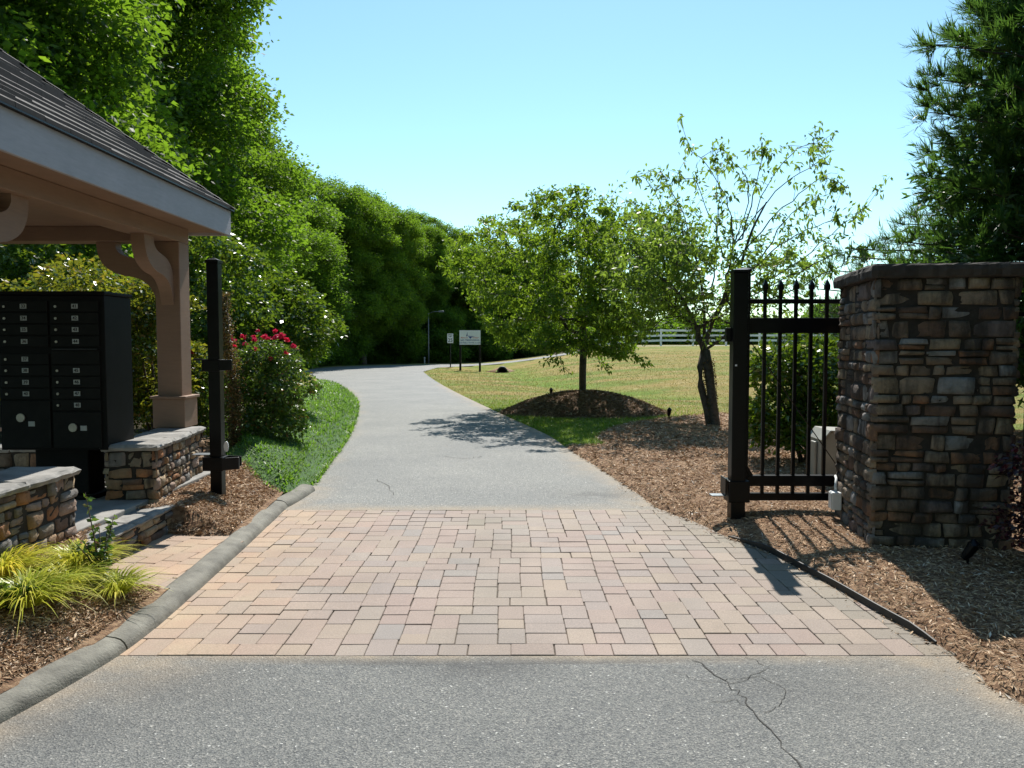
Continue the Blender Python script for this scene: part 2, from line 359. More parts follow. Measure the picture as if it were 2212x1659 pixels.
def lawnmat():
    m, nt, b = newmat('dry lawn')
    tc = N(nt, 'ShaderNodeTexCoord'); mp = N(nt, 'ShaderNodeMapping'); mp.inputs['Scale'].default_value = (0.35, 1.0, 1)
    mp.inputs['Rotation'].default_value = (0, 0, 0.05)
    nt.links.new(tc.outputs['Object'], mp.inputs[0])
    big = noise(nt, 0.55, 6, 0.62, vec=mp.outputs[0]); fine = noise(nt, 14, 6, 0.7); mid = noise(nt, 2.2, 5, 0.6)
    straw = ramp(nt, mid, [(0.3, (0.36, 0.265, 0.10)), (0.5, (0.30, 0.235, 0.08)), (0.7, (0.44, 0.345, 0.17))])
    green = ramp(nt, mid, [(0.3, (0.12, 0.18, 0.035)), (0.7, (0.23, 0.26, 0.06))])
    c = mix(nt, green, straw, ramp(nt, big, [(0.42, (0.0,0.0,0.0)), (0.56, (1,1,1))]))
    at = N(nt, 'ShaderNodeAttribute', attribute_name='lush')
    c = mix(nt, c, ramp(nt, mid, [(0.3, (0.10, 0.2, 0.02)), (0.7, (0.18, 0.29, 0.04))]), at.outputs['Fac'])
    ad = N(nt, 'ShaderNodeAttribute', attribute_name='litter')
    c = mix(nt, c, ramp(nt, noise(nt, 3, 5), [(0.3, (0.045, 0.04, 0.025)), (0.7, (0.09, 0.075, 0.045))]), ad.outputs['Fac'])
    c = mix(nt, c, ramp(nt, fine, [(0.25, (0.6, 0.62, 0.6)), (0.7, (1.25, 1.22, 1.2))]), 1.0, 'MULTIPLY')
    nt.links.new(c, b.inputs['Base Color']); b.inputs['Roughness'].default_value = 0.95; b.inputs['Specular IOR Level'].default_value = 0.1
    bump(nt, b, noise(nt, 25, 6, 0.7), 1.0, 0.05); return m
M['lawn'] = lawnmat()

# ------------------------------------------------------------------ plan of the place
left_edge = [(-7.0, -4.0), (-3.3, 0.8), (-2.52, 2.2)] + [G(*p) for p in ((0,1562),(130,1487),(275,1403),(440,1262),(620,1095),(650,1052),(690,985),(735,930),(757,880),(755,852),(735,838),(700,826),(672,810),(655,799))]
far_edge = [(-12.0, 46.6), (-10.6, 51.5), (-7.5, 54.3), (-4.0, 55.8), (0, 57.8), (4, 61), (10, 66), (20, 76)]
far_near = [(22, 71), (11, 61.5), (4, 56.6), (0, 53.6), (-3.0, 51.2), (-4.6, 48.6)]
right_edge = [G(*p) for p in ((914,803),(935,819),(980,845),(1090,897),(1180,938),(1225,968),(1300,1015),(1380,1068),(1430,1103),(1500,1130),(1573,1163),(1668,1200),(1800,1270),(2021,1395),(2110,1450),(2212,1522))] + [(2.9, 2.3), (4.2, 0.6), (8.0, -4.0)]
LE = crom(left_edge, k=5); RE = crom(right_edge, k=5)
road_poly = np.array(LE + crom(far_edge, k=3) + crom(far_near, k=3) + RE)
Y_NEAR, Y_FAR = G(1106, 1417)[1], G(1106, 1102)[1]

walk = [G(*p, .1) for p in ((296,1152),(365,1141),(430,1145),(520,1143),(470,1180),(385,1252),(340,1262),(240,1262),(230,1200))]
def Fz(x, y):
    return 1.25*sm((y-18)/42.0)*sm((x+3.5)/14.0) - 3.0*sm((y-80)/90.0)*sm((x+3.5)/14.0)
swale = np.array([(-1.2, 49), (-0.2, 45), (0.6, 38), (1.4, 32), (3.5, 26), (8, 22), (16, 18)])
kerb_line = np.array([p for p in LE if p[1] > -5 and p[1] < 32])
mound_c, mound_r = (1.62, 17.7), (1.75, 1.45)
def Hraw(x, y, mound=True):
    x = np.asarray(x, float); y = np.asarray(y, float)
    f = Fz(x, y)
    dr = edist(road_poly, x, y); ins = inside(road_poly, x, y)
    d = np.where(ins, -dr, dr)
    o = 0.012 + 0*x
    rightm = x > np.interp(y, [0, 5, 10, 20, 45, 60], [0, 0, -0.5, -1.5, -6, -3])
    o = o - np.where(rightm, 0.24*np.exp(-(edist(swale, x, y, False)/2.6)**2)*sm(d/2.0), 0)
    # left planting bed rises from the kerb to the pavilion walls
    o = o + np.where(~rightm, (0.035+0.205*sm(d/0.75))*(1-sm((y-11)/14))*sm((y-1)/1.5), 0)
    # right bed
    o = o + np.where(rightm, 0.05*sm(d/0.5)*(1-sm((y-12)/4)), 0)
    w = sm((d+0.06)/0.14)
    return f + w*o - 0.05*(1-w), d
def H(x, y): return float(Hraw(np.array([x]), np.array([y]))[0][0])
def GT(px, py):
    z = 0.0
    for _ in range(12): x, y = G(px, py, z); z = H(x, y)
    return x, y, z

# ------------------------------------------------------------------ ground
bed_right = [tuple(p) for p in crom([G(1222,967), G(1300,1015), G(1380,1068), G(1430,1103), G(1500,1130), G(1573,1163), G(1668,1199), G(1800,1270), G(2021,1395), G(2110,1450), G(2212,1522), (2.9,2.3), (4.2,0.6)], k=4)] + [(9, 0.6), (9, 13.5), (5.2, 15.2)] + [tuple(p) for p in crom([GT(*p)[:2] for p in ((1560,893),(1480,900),(1400,908),(1330,922),(1290,945),(1310,962),(1222,967))], k=4)]
BED_R = np.array(bed_right); BED_R = BED_R[(BED_R[:,0] < 50)]
BED_L = np.array([(p[0]-.12, p[1]) for p in LE if 2.2 < p[1] < G(648,1052)[1]]+[(-3.3, 11.2), (-6.3, 11.2), (-6.3, 2.2)])
def axis(a, b, lo, hi, step, grow=1.16):
    v = list(np.arange(lo, hi+1e-6, step)); s = step; x = hi
    while x < b: s *= grow; x += s; v.append(x)
    s = step; x = lo; pre = []
    while x > a: s *= grow; x -= s; pre.append(x)
    return np.array(pre[::-1]+v)
xs = axis(-900, 900, -6, 7, 0.14, 1.09); ys = axis(-40, 1500, 2.5, 24, 0.14, 1.05)
XX, YY = np.meshgrid(xs, ys); hz, dd = Hraw(XX.ravel(), YY.ravel())
V = np.stack([XX.ravel(), YY.ravel(), hz], 1); nx, ny = len(xs), len(ys)
i = np.arange(nx*ny).reshape(ny, nx)
V[:,2] = np.where(inside(BED_L, V[:,0], V[:,1]), -0.08, V[:,2]) - 0.07*inside(BED_R, V[:,0], V[:,1])
Fq = np.stack([i[:-1,:-1].ravel(), i[:-1,1:].ravel(), i[1:,1:].ravel(), i[1:,:-1].ravel()], 1)
kz = (np.abs(dd) < .3) & (V[:,0] < -1.4) & (V[:,1] < 8.7) & (V[:,1] > 1.5); V[kz,2] = -.09
me = np_mesh('lawn', V, Fq, True); lawn = link('lawn', me, M['lawn']); label(lawn, kind='structure')
lawn['label'] = 'dry straw and green lawn rising towards the white fence'
def vattr(me, name, vals):
    a = me.attributes.new(name, 'FLOAT', 'POINT'); a.data.foreach_set('value', np.asarray(vals, np.float32))
x_, y_ = V[:,0], V[:,1]
lush = np.exp(-(((x_-0.9)/2.2)**2+((y_-14.5)/3.8)**2))*1.1 + 0.6*np.exp(-(edist(swale, x_, y_, False)/1.1)**2)*(y_ > 24) + 0.25*np.exp(-(dd/0.5)**2)*(x_ > -8)
vattr(me, 'lush', np.clip(lush, 0, 1))
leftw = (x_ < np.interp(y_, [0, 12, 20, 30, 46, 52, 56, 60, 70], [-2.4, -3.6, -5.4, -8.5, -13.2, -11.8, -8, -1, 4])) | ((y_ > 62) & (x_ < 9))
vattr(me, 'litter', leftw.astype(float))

def patch(poly, step, zf):
    """sheet over an outline, triangulated with inner points"""
    P = [Vector((float(p[0]), float(p[1]))) for p in poly]; n = len(P)
    A = np.array([tuple(p) for p in P]); lo, hi = A.min(0), A.max(0)
    gx, gy = np.meshgrid(np.arange(lo[0], hi[0], step), np.arange(lo[1], hi[1], step))
    gx = gx.ravel()+rng.uniform(-.2,.2,gx.size)*step; gy = gy.ravel()+rng.uniform(-.2,.2,gy.size)*step
    k = inside(A, gx, gy); gx, gy = gx[k], gy[k]; k = edist(A, gx, gy) > step*0.4; gx, gy = gx[k], gy[k]
    pts = P+[Vector((a, b)) for a, b in zip(gx, gy)]
    r = delaunay_2d_cdt(pts, [(i, (i+1) % n) for i in range(n)], [list(range(n))], 1, 1e-5)
    vs = np.array([tuple(v) for v in r[0]]); fs = [f for f in r[2]]
    z = zf(vs[:,0], vs[:,1])
    out = []
    for f in fs:
        a, b, c = vs[f[0]], vs[f[1]], vs[f[2]]
        out.append(f if (b[0]-a[0])*(c[1]-a[1])-(b[1]-a[1])*(c[0]-a[0]) > 0 else f[::-1])
    return np_mesh('sheet', np.column_stack([vs, z]), np.array(out), True), vs
def clip_y(poly, ylo, yhi):
    def cl(P, yy, keep):
        out = []
        for i in range(len(P)):
            a, b = P[i-1], P[i]; ia, ib = keep(a[1]), keep(b[1])
            if ia != ib: t = (yy-a[1])/(b[1]-a[1]); out.append((a[0]+t*(b[0]-a[0]), yy))
            if ib: out.append((b[0], b[1]))
        return out
    P = [tuple(p) for p in poly]
    P = cl(P, ylo, lambda v: v >= ylo); return cl(P, yhi, lambda v: v <= yhi)
roads = []
for nm, ylo, yhi, st in (('near_drive', -4.1, Y_NEAR, 0.12), ('far_drive', Y_FAR, 90, 0.35)):
    me, vs = patch(clip_y(road_poly, ylo, yhi), st, lambda x, y: Fz(x, y)+0.0)
    d = edist(road_poly, vs[:,0], vs[:,1])
    dirt = np.exp(-(d/0.16)**2)*0.9*(vs[:,1] < 30)
    for (px, py, rr) in ((300,1425,0.35),(1440,1095,0.3),(2050,1420,0.4),(1395,1085,0.25)):
        gx, gy = G(px, py); dirt = np.maximum(dirt, 0.85*np.exp(-((vs[:,0]-gx)**2+(vs[:,1]-gy)**2)/rr**2))
    oil = 0*d
    for (px, py, rr, k) in ((1040,1432,0.28,.75),(360,1490,0.5,.35),(150,1560,.5,.35),(1290,1068,0.4,.6),(1700,1480,.5,.25)):
        gx, gy = G(px, py); oil = np.maximum(oil, k*np.exp(-((vs[:,0]-gx)**2+((vs[:,1]-gy)*1.5)**2)/rr**2))
    vattr(me, 'dirt', dirt); vattr(me, 'oil', oil)
    o = link(nm, me, M['asphalt' if nm == 'near_drive' else 'asphalt_far']); label(o, kind='structure'); roads.append(o)
roads[0]['label'] = 'speckled grey asphalt in front of the brick band'; roads[1]['label'] = 'pale asphalt drive curving away past the trees'
def crack(pts, w, parent, jit=6, seed=1):
    r = random.Random(seed); P = []
    for a, b in zip(pts[:-1], pts[1:]):
        for k in range(5):
            t = k/5; P.append(G(a[0]+(b[0]-a[0])*t+r.uniform(-jit,jit), a[1]+(b[1]-a[1])*t+r.uniform(-jit,jit)*.4))
    P.append(G(*pts[-1])); vs = []; fs = []
    for k, p in enumerate(P):
        q = P[min(k+1, len(P)-1)]; p0 = P[max(k-1, 0)]; t = Vector((q[0]-p0[0], q[1]-p0[1])).normalized(); ww = w*r.uniform(.4, 1.2)
        vs += [(p[0]-t.y*ww, p[1]+t.x*ww, .003), (p[0]+t.y*ww, p[1]-t.x*ww, .003)]
        if k: fs.append((2*k-2, 2*k-1, 2*k+1, 2*k))
    MB().add(vs, fs).build('crack', M['crack'], parent)
crack([(1500,1425),(1560,1470),(1600,1500),(1635,1545),(1680,1600),(1740,1675)], .0035, roads[0], 7, 1)
crack([(1560,1470),(1640,1462),(1700,1490),(1690,1520),(1650,1540)], .0015, roads[0], 6, 2)
crack([(1455,1450),(1520,1475),(1600,1475),(1660,1440),(1610,1420)], .0014, roads[0], 6, 3)
crack([(1530,1520),(1590,1512),(1620,1530)], .0014, roads[0], 5, 4)
crack([(960,985),(1010,992),(1040,986)], .006, roads[1], 5, 5)
crack([(810,1035),(835,1045),(850,1070)], .004, roads[1], 5, 6)

# ------------------------------------------------------------------ brick pavers (real bricks with open joints)
def tile(nx, ny, seed):
    r = random.Random(seed); g = [[0]*nx for _ in range(ny)]; out = []
    for j in range(ny):
        for i in range(nx):
            if g[j][i]: continue
            run = 0
            while i+run < nx and not g[j][i+run]: run += 1
            opts = [(3,2)]*4+[(2,3)]*3+[(2,2)]*3; r.shuffle(opts)
            for w, h in opts+[(min(run, 2), 2)]:
                if w <= run and (run-w == 0 or run-w >= 2): break
            h = min(h, ny-j)
            for a in range(h):
                for b in range(w): g[j+a][i+b] = 1
            out.append((i, j, w, h))
    return out
def bricks(name, poly, x0, y0, nx, ny, u, rot, seed, zf, lab, marg=0.03, tintf=None):
    c, s = math.cos(rot), math.sin(rot); vs = []; fs = []; tint = []; grime = []
    r = random.Random(seed); pa = np.asarray(poly)
    T = tile(nx, ny, seed)
    cx = np.array([x0+(i+w/2)*u*c-(j+h/2)*u*s for i,j,w,h in T]); cy = np.array([y0+(i+w/2)*u*s+(j+h/2)*u*c for i,j,w,h in T])
    ins = inside(pa, cx, cy) | (edist(pa, cx, cy) < marg); zz = zf(cx, cy)
    for (i, j, w, h), X, Y, ok, z in zip(T, cx, cy, ins, zz):
        if not ok: continue
        g = 0.0009+abs(r.gauss(0, .0009)); hw, hh = w*u/2-g, h*u/2-g; b = 0.003; a = rot+r.gauss(0, .005); ca, sa = math.cos(a), math.sin(a)
        X += r.gauss(0, .0012)+.009*math.sin(Y*3.1+1); Y += r.gauss(0, .0012)+.013*math.sin(X*2.3)*math.sin(math.pi*(Y-Y_NEAR)/(Y_FAR-Y_NEAR)); dz = r.gauss(0, .0011); tx, ty = r.gauss(0,.004), r.gauss(0,.004)
        base = len(vs)
        for (k, zz_) in ((1, -0.03), (1, -b), (0, 0)):
            hw2, hh2 = (hw, hh) if k else (hw-b, hh-b)
            cut = 0.006 if k else 0.005
            for (p, q) in ((-hw2+cut,-hh2),(hw2-cut,-hh2),(hw2,-hh2+cut),(hw2,hh2-cut),(hw2-cut,hh2),(-hw2+cut,hh2),(-hw2,hh2-cut),(-hw2,-hh2+cut)):
                vs.append((X+p*ca-q*sa, Y+p*sa+q*ca, z+zz_+dz+p*tx+q*ty))
        for L in range(2):
            for k in range(8): fs.append((base+L*8+k, base+L*8+(k+1)%8, base+L*8+8+(k+1)%8, base+L*8+8+k))
        fs.append(tuple(base+16+k for k in range(8)))
        t, gr = tintf(X, Y, r) if tintf else (0, 0); tint += [t]*24; grime += [gr]*24
    me = bpy.data.meshes.new(name); me.from_pydata(vs, [], fs); me.update()
    vattr(me, 'tint', tint); vattr(me, 'grime', grime)
    o = link(name, me, M['paver']); label(o, kind='structure'); o['label'] = lab
    return o
band = clip_y(road_poly, Y_NEAR, Y_FAR)
def tf(X, Y, r):
    dl = X - np.interp(Y, [p[1] for p in kerb_line if p[1] > 2], [p[0] for p in kerb_line if p[1] > 2])
    t = max(0, min(1, (1.1-dl)/1.1))*r.uniform(.35, .9); dr = float(edist(np.array(RE), np.array([X]), np.array([Y]), False)[0])
    g_ = max(0, min(1, (0.75-dr)/0.75))*r.uniform(.5, .9)*(r.random() < .93)
    c_ = math.exp(-((X+.10)/.26)**2)*r.uniform(.15, .5)+.75*math.exp(-((X+.28)/.16)**2-((Y-6.95)/.2)**2)
    return t, max(g_, min(.9, c_))
u = 0.0757
band_ext = [(p[0]+(0.25 if p[0] > 0 else -0.1), p[1]) for p in band]
nyb = int(round((Y_FAR-Y_NEAR)/u)); 
bricks('brick_band', band_ext, -2.5, Y_NEAR+0.004, 76, nyb, (Y_FAR-Y_NEAR-0.008)/nyb, 0.0, 5, lambda x, y: 0.0015+0.004*np.sin(x*1.7)*np.sin(y*2.1)*np.clip((y-Y_NEAR)*2, 0, 1), 'worn pink and tan brick pavers across the drive', 0.0, tf)
me, vs = patch([(p[0]*1.0, p[1]) for p in band_ext], 0.3, lambda x, y: 0*x-0.009)
jb = link('paver_bed', me, M['joint']); label(jb, kind='structure')
bricks('brick_walk', walk, -3.4, 4.85, 20, 24, u, -0.13, 9, lambda x, y: 0.052+0*x, 'short orange brick walk between kerb and pavilion step', 0.0, lambda X, Y, r: (r.uniform(.4,.9), 0))
me, vs = patch(walk, 0.2, lambda x, y: 0*x+0.040); jb2 = link('walk_bed', me, M['joint']); label(jb2, kind='structure')

# ------------------------------------------------------------------ kerb
KL = [p for p in crom(left_edge, k=10) if p[1] > 2.0]
kend = G(648, 1052)[1]; KL = [np.array(p) for p in KL if p[1] < kend]
_d = np.concatenate([[0], np.cumsum([np.linalg.norm(b-a) for a, b in zip(KL[:-1], KL[1:])])]); _t = np.arange(0, _d[-1], .08); _k = np.array(KL); KL = np.stack([np.interp(_t, _d, _k[:,0]), np.interp(_t, _d, _k[:,1])], 1)
for _ in range(12): KL[1:-1] = (KL[:-2]+2*KL[1:-1]+KL[2:])/4
KL = list(KL)
def kerbseg(pts, parent, name):
    prof = [(0.018, -0.04), (0.010, 0.015), (-0.004, 0.04), (-0.022, 0.055), (-0.05, 0.064), (-0.12, 0.072), (-0.14, 0.068), (-0.148, 0.055), (-0.15, -0.04)]
    vs = []; fs = []; n = len(prof)
    for k, p in enumerate(pts):
        t = pts[min(k+1, len(pts)-1)]-pts[max(k-1, 0)]; t = t/np.linalg.norm(t); nrm = np.array([t[1], -t[0]])
        for a, z in prof: q = p+nrm*a; vs.append((q[0], q[1], z+0.002*math.sin(k*.7)))
    for k in range(len(pts)-1):
        for j in range(n-1): fs.append((k*n+j, (k+1)*n+j, (k+1)*n+j+1, k*n+j+1))
    fs.append(tuple(range(n))); fs.append(tuple((len(pts)-1)*n+j for j in range(n))[::-1])
    o = MB().add(vs, fs).build(name, M['kerb'], parent, smooth=True); m_ = o.modifiers.new('edge', 'EDGE_SPLIT'); m_.split_angle = math.radians(60); return o
jy = G(262, 1404)[1]; jy2 = G(618, 1096)[1]
segs = [[p for p in KL if p[1] < jy-0.04], [p for p in KL if jy+0.04 < p[1] < jy2-.04], [p for p in KL if p[1] > jy2+.05]]
def kp(yy): 
    a_ = np.array(KL); return np.array([np.interp(yy, a_[:,1], a_[:,0]), yy])
segs[0].append(kp(jy-.006)); segs[1].insert(0, kp(jy+.006)); segs[1].append(kp(jy2)); segs[2].insert(0, kp(jy2+.008))
segs[2] = [p+np.array([0.015*k, 0.0]) for k, p in enumerate(segs[2])]
for s_, lb in zip(segs, ('rounded grey kerb along the asphalt below the joint', 'rounded grey kerb beside the brick band', 'short last piece of kerb by the ground cover')):
    if len(s_) > 1:
        o = kerbseg(s_, None, 'kerb'); label(o, kind='structure'); o['label'] = lb

# ------------------------------------------------------------------ mulch
def rowpoly(px): return [G(*p) for p in px]
def zbed(x, y, poly=bed_right, up=0.03):
    h, d = Hraw(x, y); e = edist(poly, x, y)
    return np.maximum(h, -0.01)+up*sm(e/0.10)+0.012*np.sin(x*5+y*3)*np.sin(y*4.3-x)*sm(e/.3)+0.002
me, vs = patch(bed_right, 0.13, zbed); mr = link('mulch_bed', me, M['mulch']); label(mr, kind='structure')
mr['label'] = 'tan shredded mulch bed around the gate and stone pillar'
kl2 = [tuple(p+np.array([-0.10, 0])) for p in KL]
bed_left = kl2 + [tuple(p) for p in (G(640,1045,.1), (-3.2, 11.5), (-6.5, 11.5), (-6.5, 2.2))]
def zbl(x, y):
    h, d = Hraw(x, y); return np.maximum(h, .058)+0.012+0.01*np.sin(x*6+y*3)*np.sin(y*5-x)
walk_a = np.array(walk)
def zbl2(x, y):
    z = zbl(x, y); iw = inside(walk_a, x, y); e = edist(walk_a, x, y)
    return np.where(iw, 0.02, np.where(e < .12, np.minimum(z, .058+e*.6), z))
me, vs = patch(bed_left, 0.07, zbl2); ml = link('mulch_bed', me, M['mulch']); label(ml, kind='structure')
ml['label'] = 'brown mulch bed between kerb and mailbox pavilion'
mp_ = [(mound_c[0]+mound_r[0]*math.cos(a)*1.08, mound_c[1]+mound_r[1]*math.sin(a)*1.08) for a in np.linspace(0, 2*math.pi, 49)[:-1]]
def zmound(x, y):
    r2 = ((x-mound_c[0])/mound_r[0])**2+((y-mound_c[1])/mound_r[1])**2
    return Hraw(x, y)[0]+0.48*np.clip(1-r2/1.15, 0, 1)**1.1+0.012*np.sin(x*7+y)*np.sin(y*6)+.003
me, vs = patch(mp_, 0.09, zmound); mm_ = link('mulch_mound', me, M['mulch_dark']); label(mm_, kind='structure')
mm_['label'] = 'dark conical mulch mound at the foot of the round cherry tree'

def chips(name, poly, zf, n, lab, mat, lmin=.015, lmax=.06, near=None, excl=None, wfac=.14):
    A = np.asarray(poly); lo, hi = A.min(0), A.max(0); X = []; Y = []
    tot = 0
    while tot < n:
        x = rng.uniform(lo[0], hi[0], n*2); y = rng.uniform(lo[1], hi[1], n*2); k = inside(A, x, y) | (edist(A, x, y) < .03)
        px = x/np.maximum(y, .1); k &= (np.abs(px) < .72) & (y > 2)
        if near: k &= rng.random(x.size) < np.clip((near/np.maximum(y, .5))**2, .05, 1)
        if excl is not None: k &= ~excl(x, y)
        X.append(x[k]); Y.append(y[k]); tot += k.sum()
    X = np.concatenate(X)[:n]; Y = np.concatenate(Y)[:n]; Z = zf(X, Y)+rng.uniform(0.0, .014, n)
    L = rng.uniform(lmin, lmax, n)*np.clip(Y/6, 1, 2.2); W = L*rng.uniform(wfac*.6, wfac*1.7, n); th = rng.uniform(0, 2*np.pi, n); ti = rng.normal(0, .3, n); ro = rng.normal(0, .5, n)
    a = np.stack([np.cos(th)*np.cos(ti), np.sin(th)*np.cos(ti), np.sin(ti)], 1)*L[:,None]/2
    b = np.stack([-np.sin(th)*np.cos(ro), np.cos(th)*np.cos(ro), np.sin(ro)], 1)*W[:,None]/2
    P = np.stack([X, Y, Z+.002], 1)
    up = np.array([0, 0, 1])*(W*.35)[:,None]
    V = np.stack([P-a, P-b*1.0+a*.1+up, P+a, P+b+up*.6], 1).reshape(-1, 3)
    k = np.arange(n)*4; Fq = np.stack([k, k+1, k+2, k+3], 1)
    o = link(name, np_mesh(name, V, Fq), mat); label(o, lab, 'mulch', kind='stuff'); return o
pil_ex = lambda x, y: (x > 2.7) & (y > 5.8) & (x < 3.6) & (y < 6.7)
chips('bark_chips', bed_right, zbed, 60000, 'loose tan bark chips covering the right bed', M['chip'], near=5.5, excl=pil_ex)
chips('bark_chips', bed_left, zbl2, 34000, 'loose bark chips in the bed left of the kerb', M['chip'], near=5, excl=lambda x, y: inside(walk_a, x, y) | (x < -3.1) | (edist(np.array(KL), x, y, False) < .15))
chips('bark_chips', mp_, zmound, 9000, 'dark bark chips on the mound under the round cherry', M['chip_dark'], lmin=.03, lmax=.07)
chips('fallen_debris', [tuple(p) for p in RE if 2.2 < p[1] < 9]+[(p[0]-.16, p[1]) for p in RE[::-1] if 2.2 < p[1] < 9], lambda x, y: 0*x+.003, 500, 'stray mulch bits scattered on the right edge of the drive', M['chip'], lmin=.008, lmax=.03)
# landscape edging strip
EP = [np.array(G(*p)) for p in ((1573,1160),(1620,1178),(1668,1197),(1740,1236),(1800,1268),(1900,1326),(2022,1393))]; EP = crom(EP, k=4)
vs = []; fs = []
for k, p in enumerate(EP):
    t = EP[min(k+1, len(EP)-1)]-EP[max(k-1, 0)]; t = t/np.linalg.norm(t); n_ = np.array([-t[1], t[0]])
    h = 0.045*min(1, (k+1)/7, (len(EP)-k)/3)+.004
    for a, z in ((-.004, -.02), (-.004, h), (.004, h+.002), (.004, -.02)): q = p+n_*a; vs.append((q[0], q[1], z))
    if k: b = 4*k; fs += [(b-4+j, b+j, b+(j+1)%4, b-4+(j+1)%4) for j in range(4)]
ed = MB().add(vs, fs).build('garden_edging', M['edging']); label(ed, 'thin black edging strip holding the mulch beside the brick band', 'edging')

# ------------------------------------------------------------------ stonework
PR = np.array([0, .045, .17, .45, .74, .93, 1.0]); PF = np.array([0, .78, .98, 1.0, .97, .80, 0])
def stone_face(mb, o, ud, nd, W, Hh, seed, cmin=.05, cmax=.12, lmin=.07, lmax=.26, b=.018):
    """courses of rough stones over one wall face; o = lower corner, ud along, nd outward"""
    r = random.Random(seed); o = Vector(o); ud = Vector(ud); nd = Vector(nd); z = 0.0
    while z < Hh-1e-4:
        h = r.uniform(cmin, cmax)
        if Hh-z-h < cmin: h = Hh-z
        x = -b*.7
        while x < W+b*.7-1e-4:
            l = r.uniform(lmin, lmax)*(1.25 if h > (cmin+cmax)/2 else 1)
            if W+b*.7-x-l < lmin: l = W+b*.7-x
            bb = b*r.uniform(.1, 1.5); g = .0025
            spl = [(z, h)]
            if h > .085 and l < .3 and r.random() < .28: q = h*r.uniform(.4, .6); spl = [(z, q), (z+q, h-q)]
            for z0, hh in spl:
                base = len(mb.v); jj = [(r.uniform(-.012,.012), r.uniform(-.007,.007)) for _ in range(4)]; rr = [r.uniform(-.008,.007) for _ in range(25)]
                slope = r.uniform(-.014, .014)
                for a in range(7):
                    for c in range(7):
                        s_, t_ = PR[a], PR[c]; f = PF[a]*PF[c]
                        # rounded corner: pull the outline in
                        cr = .007*(1 if (a in (0,6) and c in (0,6)) else 0)
                        ju = (1-s_)*(1-t_)*jj[0][0]+s_*(1-t_)*jj[1][0]+s_*t_*jj[2][0]+(1-s_)*t_*jj[3][0]
                        jv = (1-s_)*(1-t_)*jj[0][1]+s_*(1-t_)*jj[1][1]+s_*t_*jj[2][1]+(1-s_)*t_*jj[3][1]
                        uu = x+g+(l-2*g)*s_+ju+(cr if a == 0 else -cr if a == 6 else 0)
                        vv = z0+g+(hh-2*g)*t_+jv
                        nn = -.02+(.02+bb)*f
                        if 0 < a < 6 and 0 < c < 6: nn += rr[(a-1)*5+(c-1)]+slope*(s_-.5)*2
                        p = o+ud*uu+Vector((0,0,1))*vv+nd*nn; mb.v.append(tuple(p))
                for a in range(6):
                    for c in range(6): mb.f.append((base+a*7+c, base+(a+1)*7+c, base+(a+1)*7+c+1, base+a*7+c+1))
            x += l
        z += h
def stone_block(name, lab, cat, loc, rz, W, T, Hh, seed, mat, capm, capo=.05, capt=.09, faces='fblr', group=None, **kw):
    """local x along the front (W), y back (T); front faces -y"""
    t = thing(name, lab, cat, loc, rz, group)
    MB().box(.0, W, 0, T, -.2, Hh-.002).build('core', M['mortar'], t)
    mb = MB()
    if 'f' in faces: stone_face(mb, (0,0,-.06), (1,0,0), (0,-1,0), W, Hh+.06, seed, **kw)
    if 'b' in faces: stone_face(mb, (W,T,-.06), (-1,0,0), (0,1,0), W, Hh+.06, seed+1, **kw)
    if 'l' in faces: stone_face(mb, (0,T,-.06), (0,-1,0), (-1,0,0), T, Hh+.06, seed+2, **kw)
    if 'r' in faces: stone_face(mb, (W,0,-.06), (0,1,0), (1,0,0), T, Hh+.06, seed+3, **kw)
    mb.build('stonework', mat, t, smooth=True)
    # cap: slabs with rough edges
    r = random.Random(seed+9); L = max(W, T)+2*capo; n = max(1, int(round(L/.55)));
    mb = MB()
    for k in range(n):
        a0, a1 = -capo+L*k/n+.003, -capo+L*(k+1)/n-.003
        x0, x1, y0, y1 = (a0, a1, -capo, T+capo) if W >= T else (-capo, W+capo, a0, a1)
        nx, ny = max(3, int((x1-x0)/.045)), max(3, int((y1-y0)/.045)); dz = r.uniform(-.006, .006); base = len(mb.v)
        ring = [(x0+(x1-x0)*i/nx, y0) for i in range(nx)]+[(x1, y0+(y1-y0)*i/ny) for i in range(ny)]+[(x1-(x1-x0)*i/nx, y1) for i in range(nx)]+[(x0, y1-(y1-y0)*i/ny) for i in range(ny)]
        cx, cy = (x0+x1)/2, (y0+y1)/2; m = len(ring); jit = [r.uniform(-.009, .009) for _ in ring]
        for (ins_, z) in ((.006, Hh), (0, Hh+.012), (-.004, Hh+capt*.55), (.004, Hh+capt-.014), (.02, Hh+capt)):
            for (x, y), j in zip(ring, jit):
                q = ins_+j+r.uniform(-.003, .003); sx = (1 if x < cx else -1)*(abs(x-cx) > (x1-x0)/2-1e-6); sy = (1 if y < cy else -1)*(abs(y-cy) > (y1-y0)/2-1e-6)
                mb.v.append((x+sx*q, y+sy*q, z+dz+r.uniform(-.003, .003)))
        for L_ in range(4):
            for i in range(m): mb.f.append((base+L_*m+i, base+L_*m+(i+1)%m, base+(L_+1)*m+(i+1)%m, base+(L_+1)*m+i))
        mb.f.append(tuple(base+4*m+i for i in range(m))); mb.f.append(tuple(base+i for i in range(m))[::-1])
    mb.build('cap', capm, t)
    return t
# right gate pillar
pil = stone_block('stone_pillar', 'tall weathered fieldstone pillar with slab cap right of the gate', 'pillar', (2.66, 5.76, 0.03), math.radians(-10), .93, 1.06, 2.03, 31, M['stone'], M['cap'], .06, .10, cmin=.06, cmax=.14, lmin=.07, lmax=.25, b=.028)
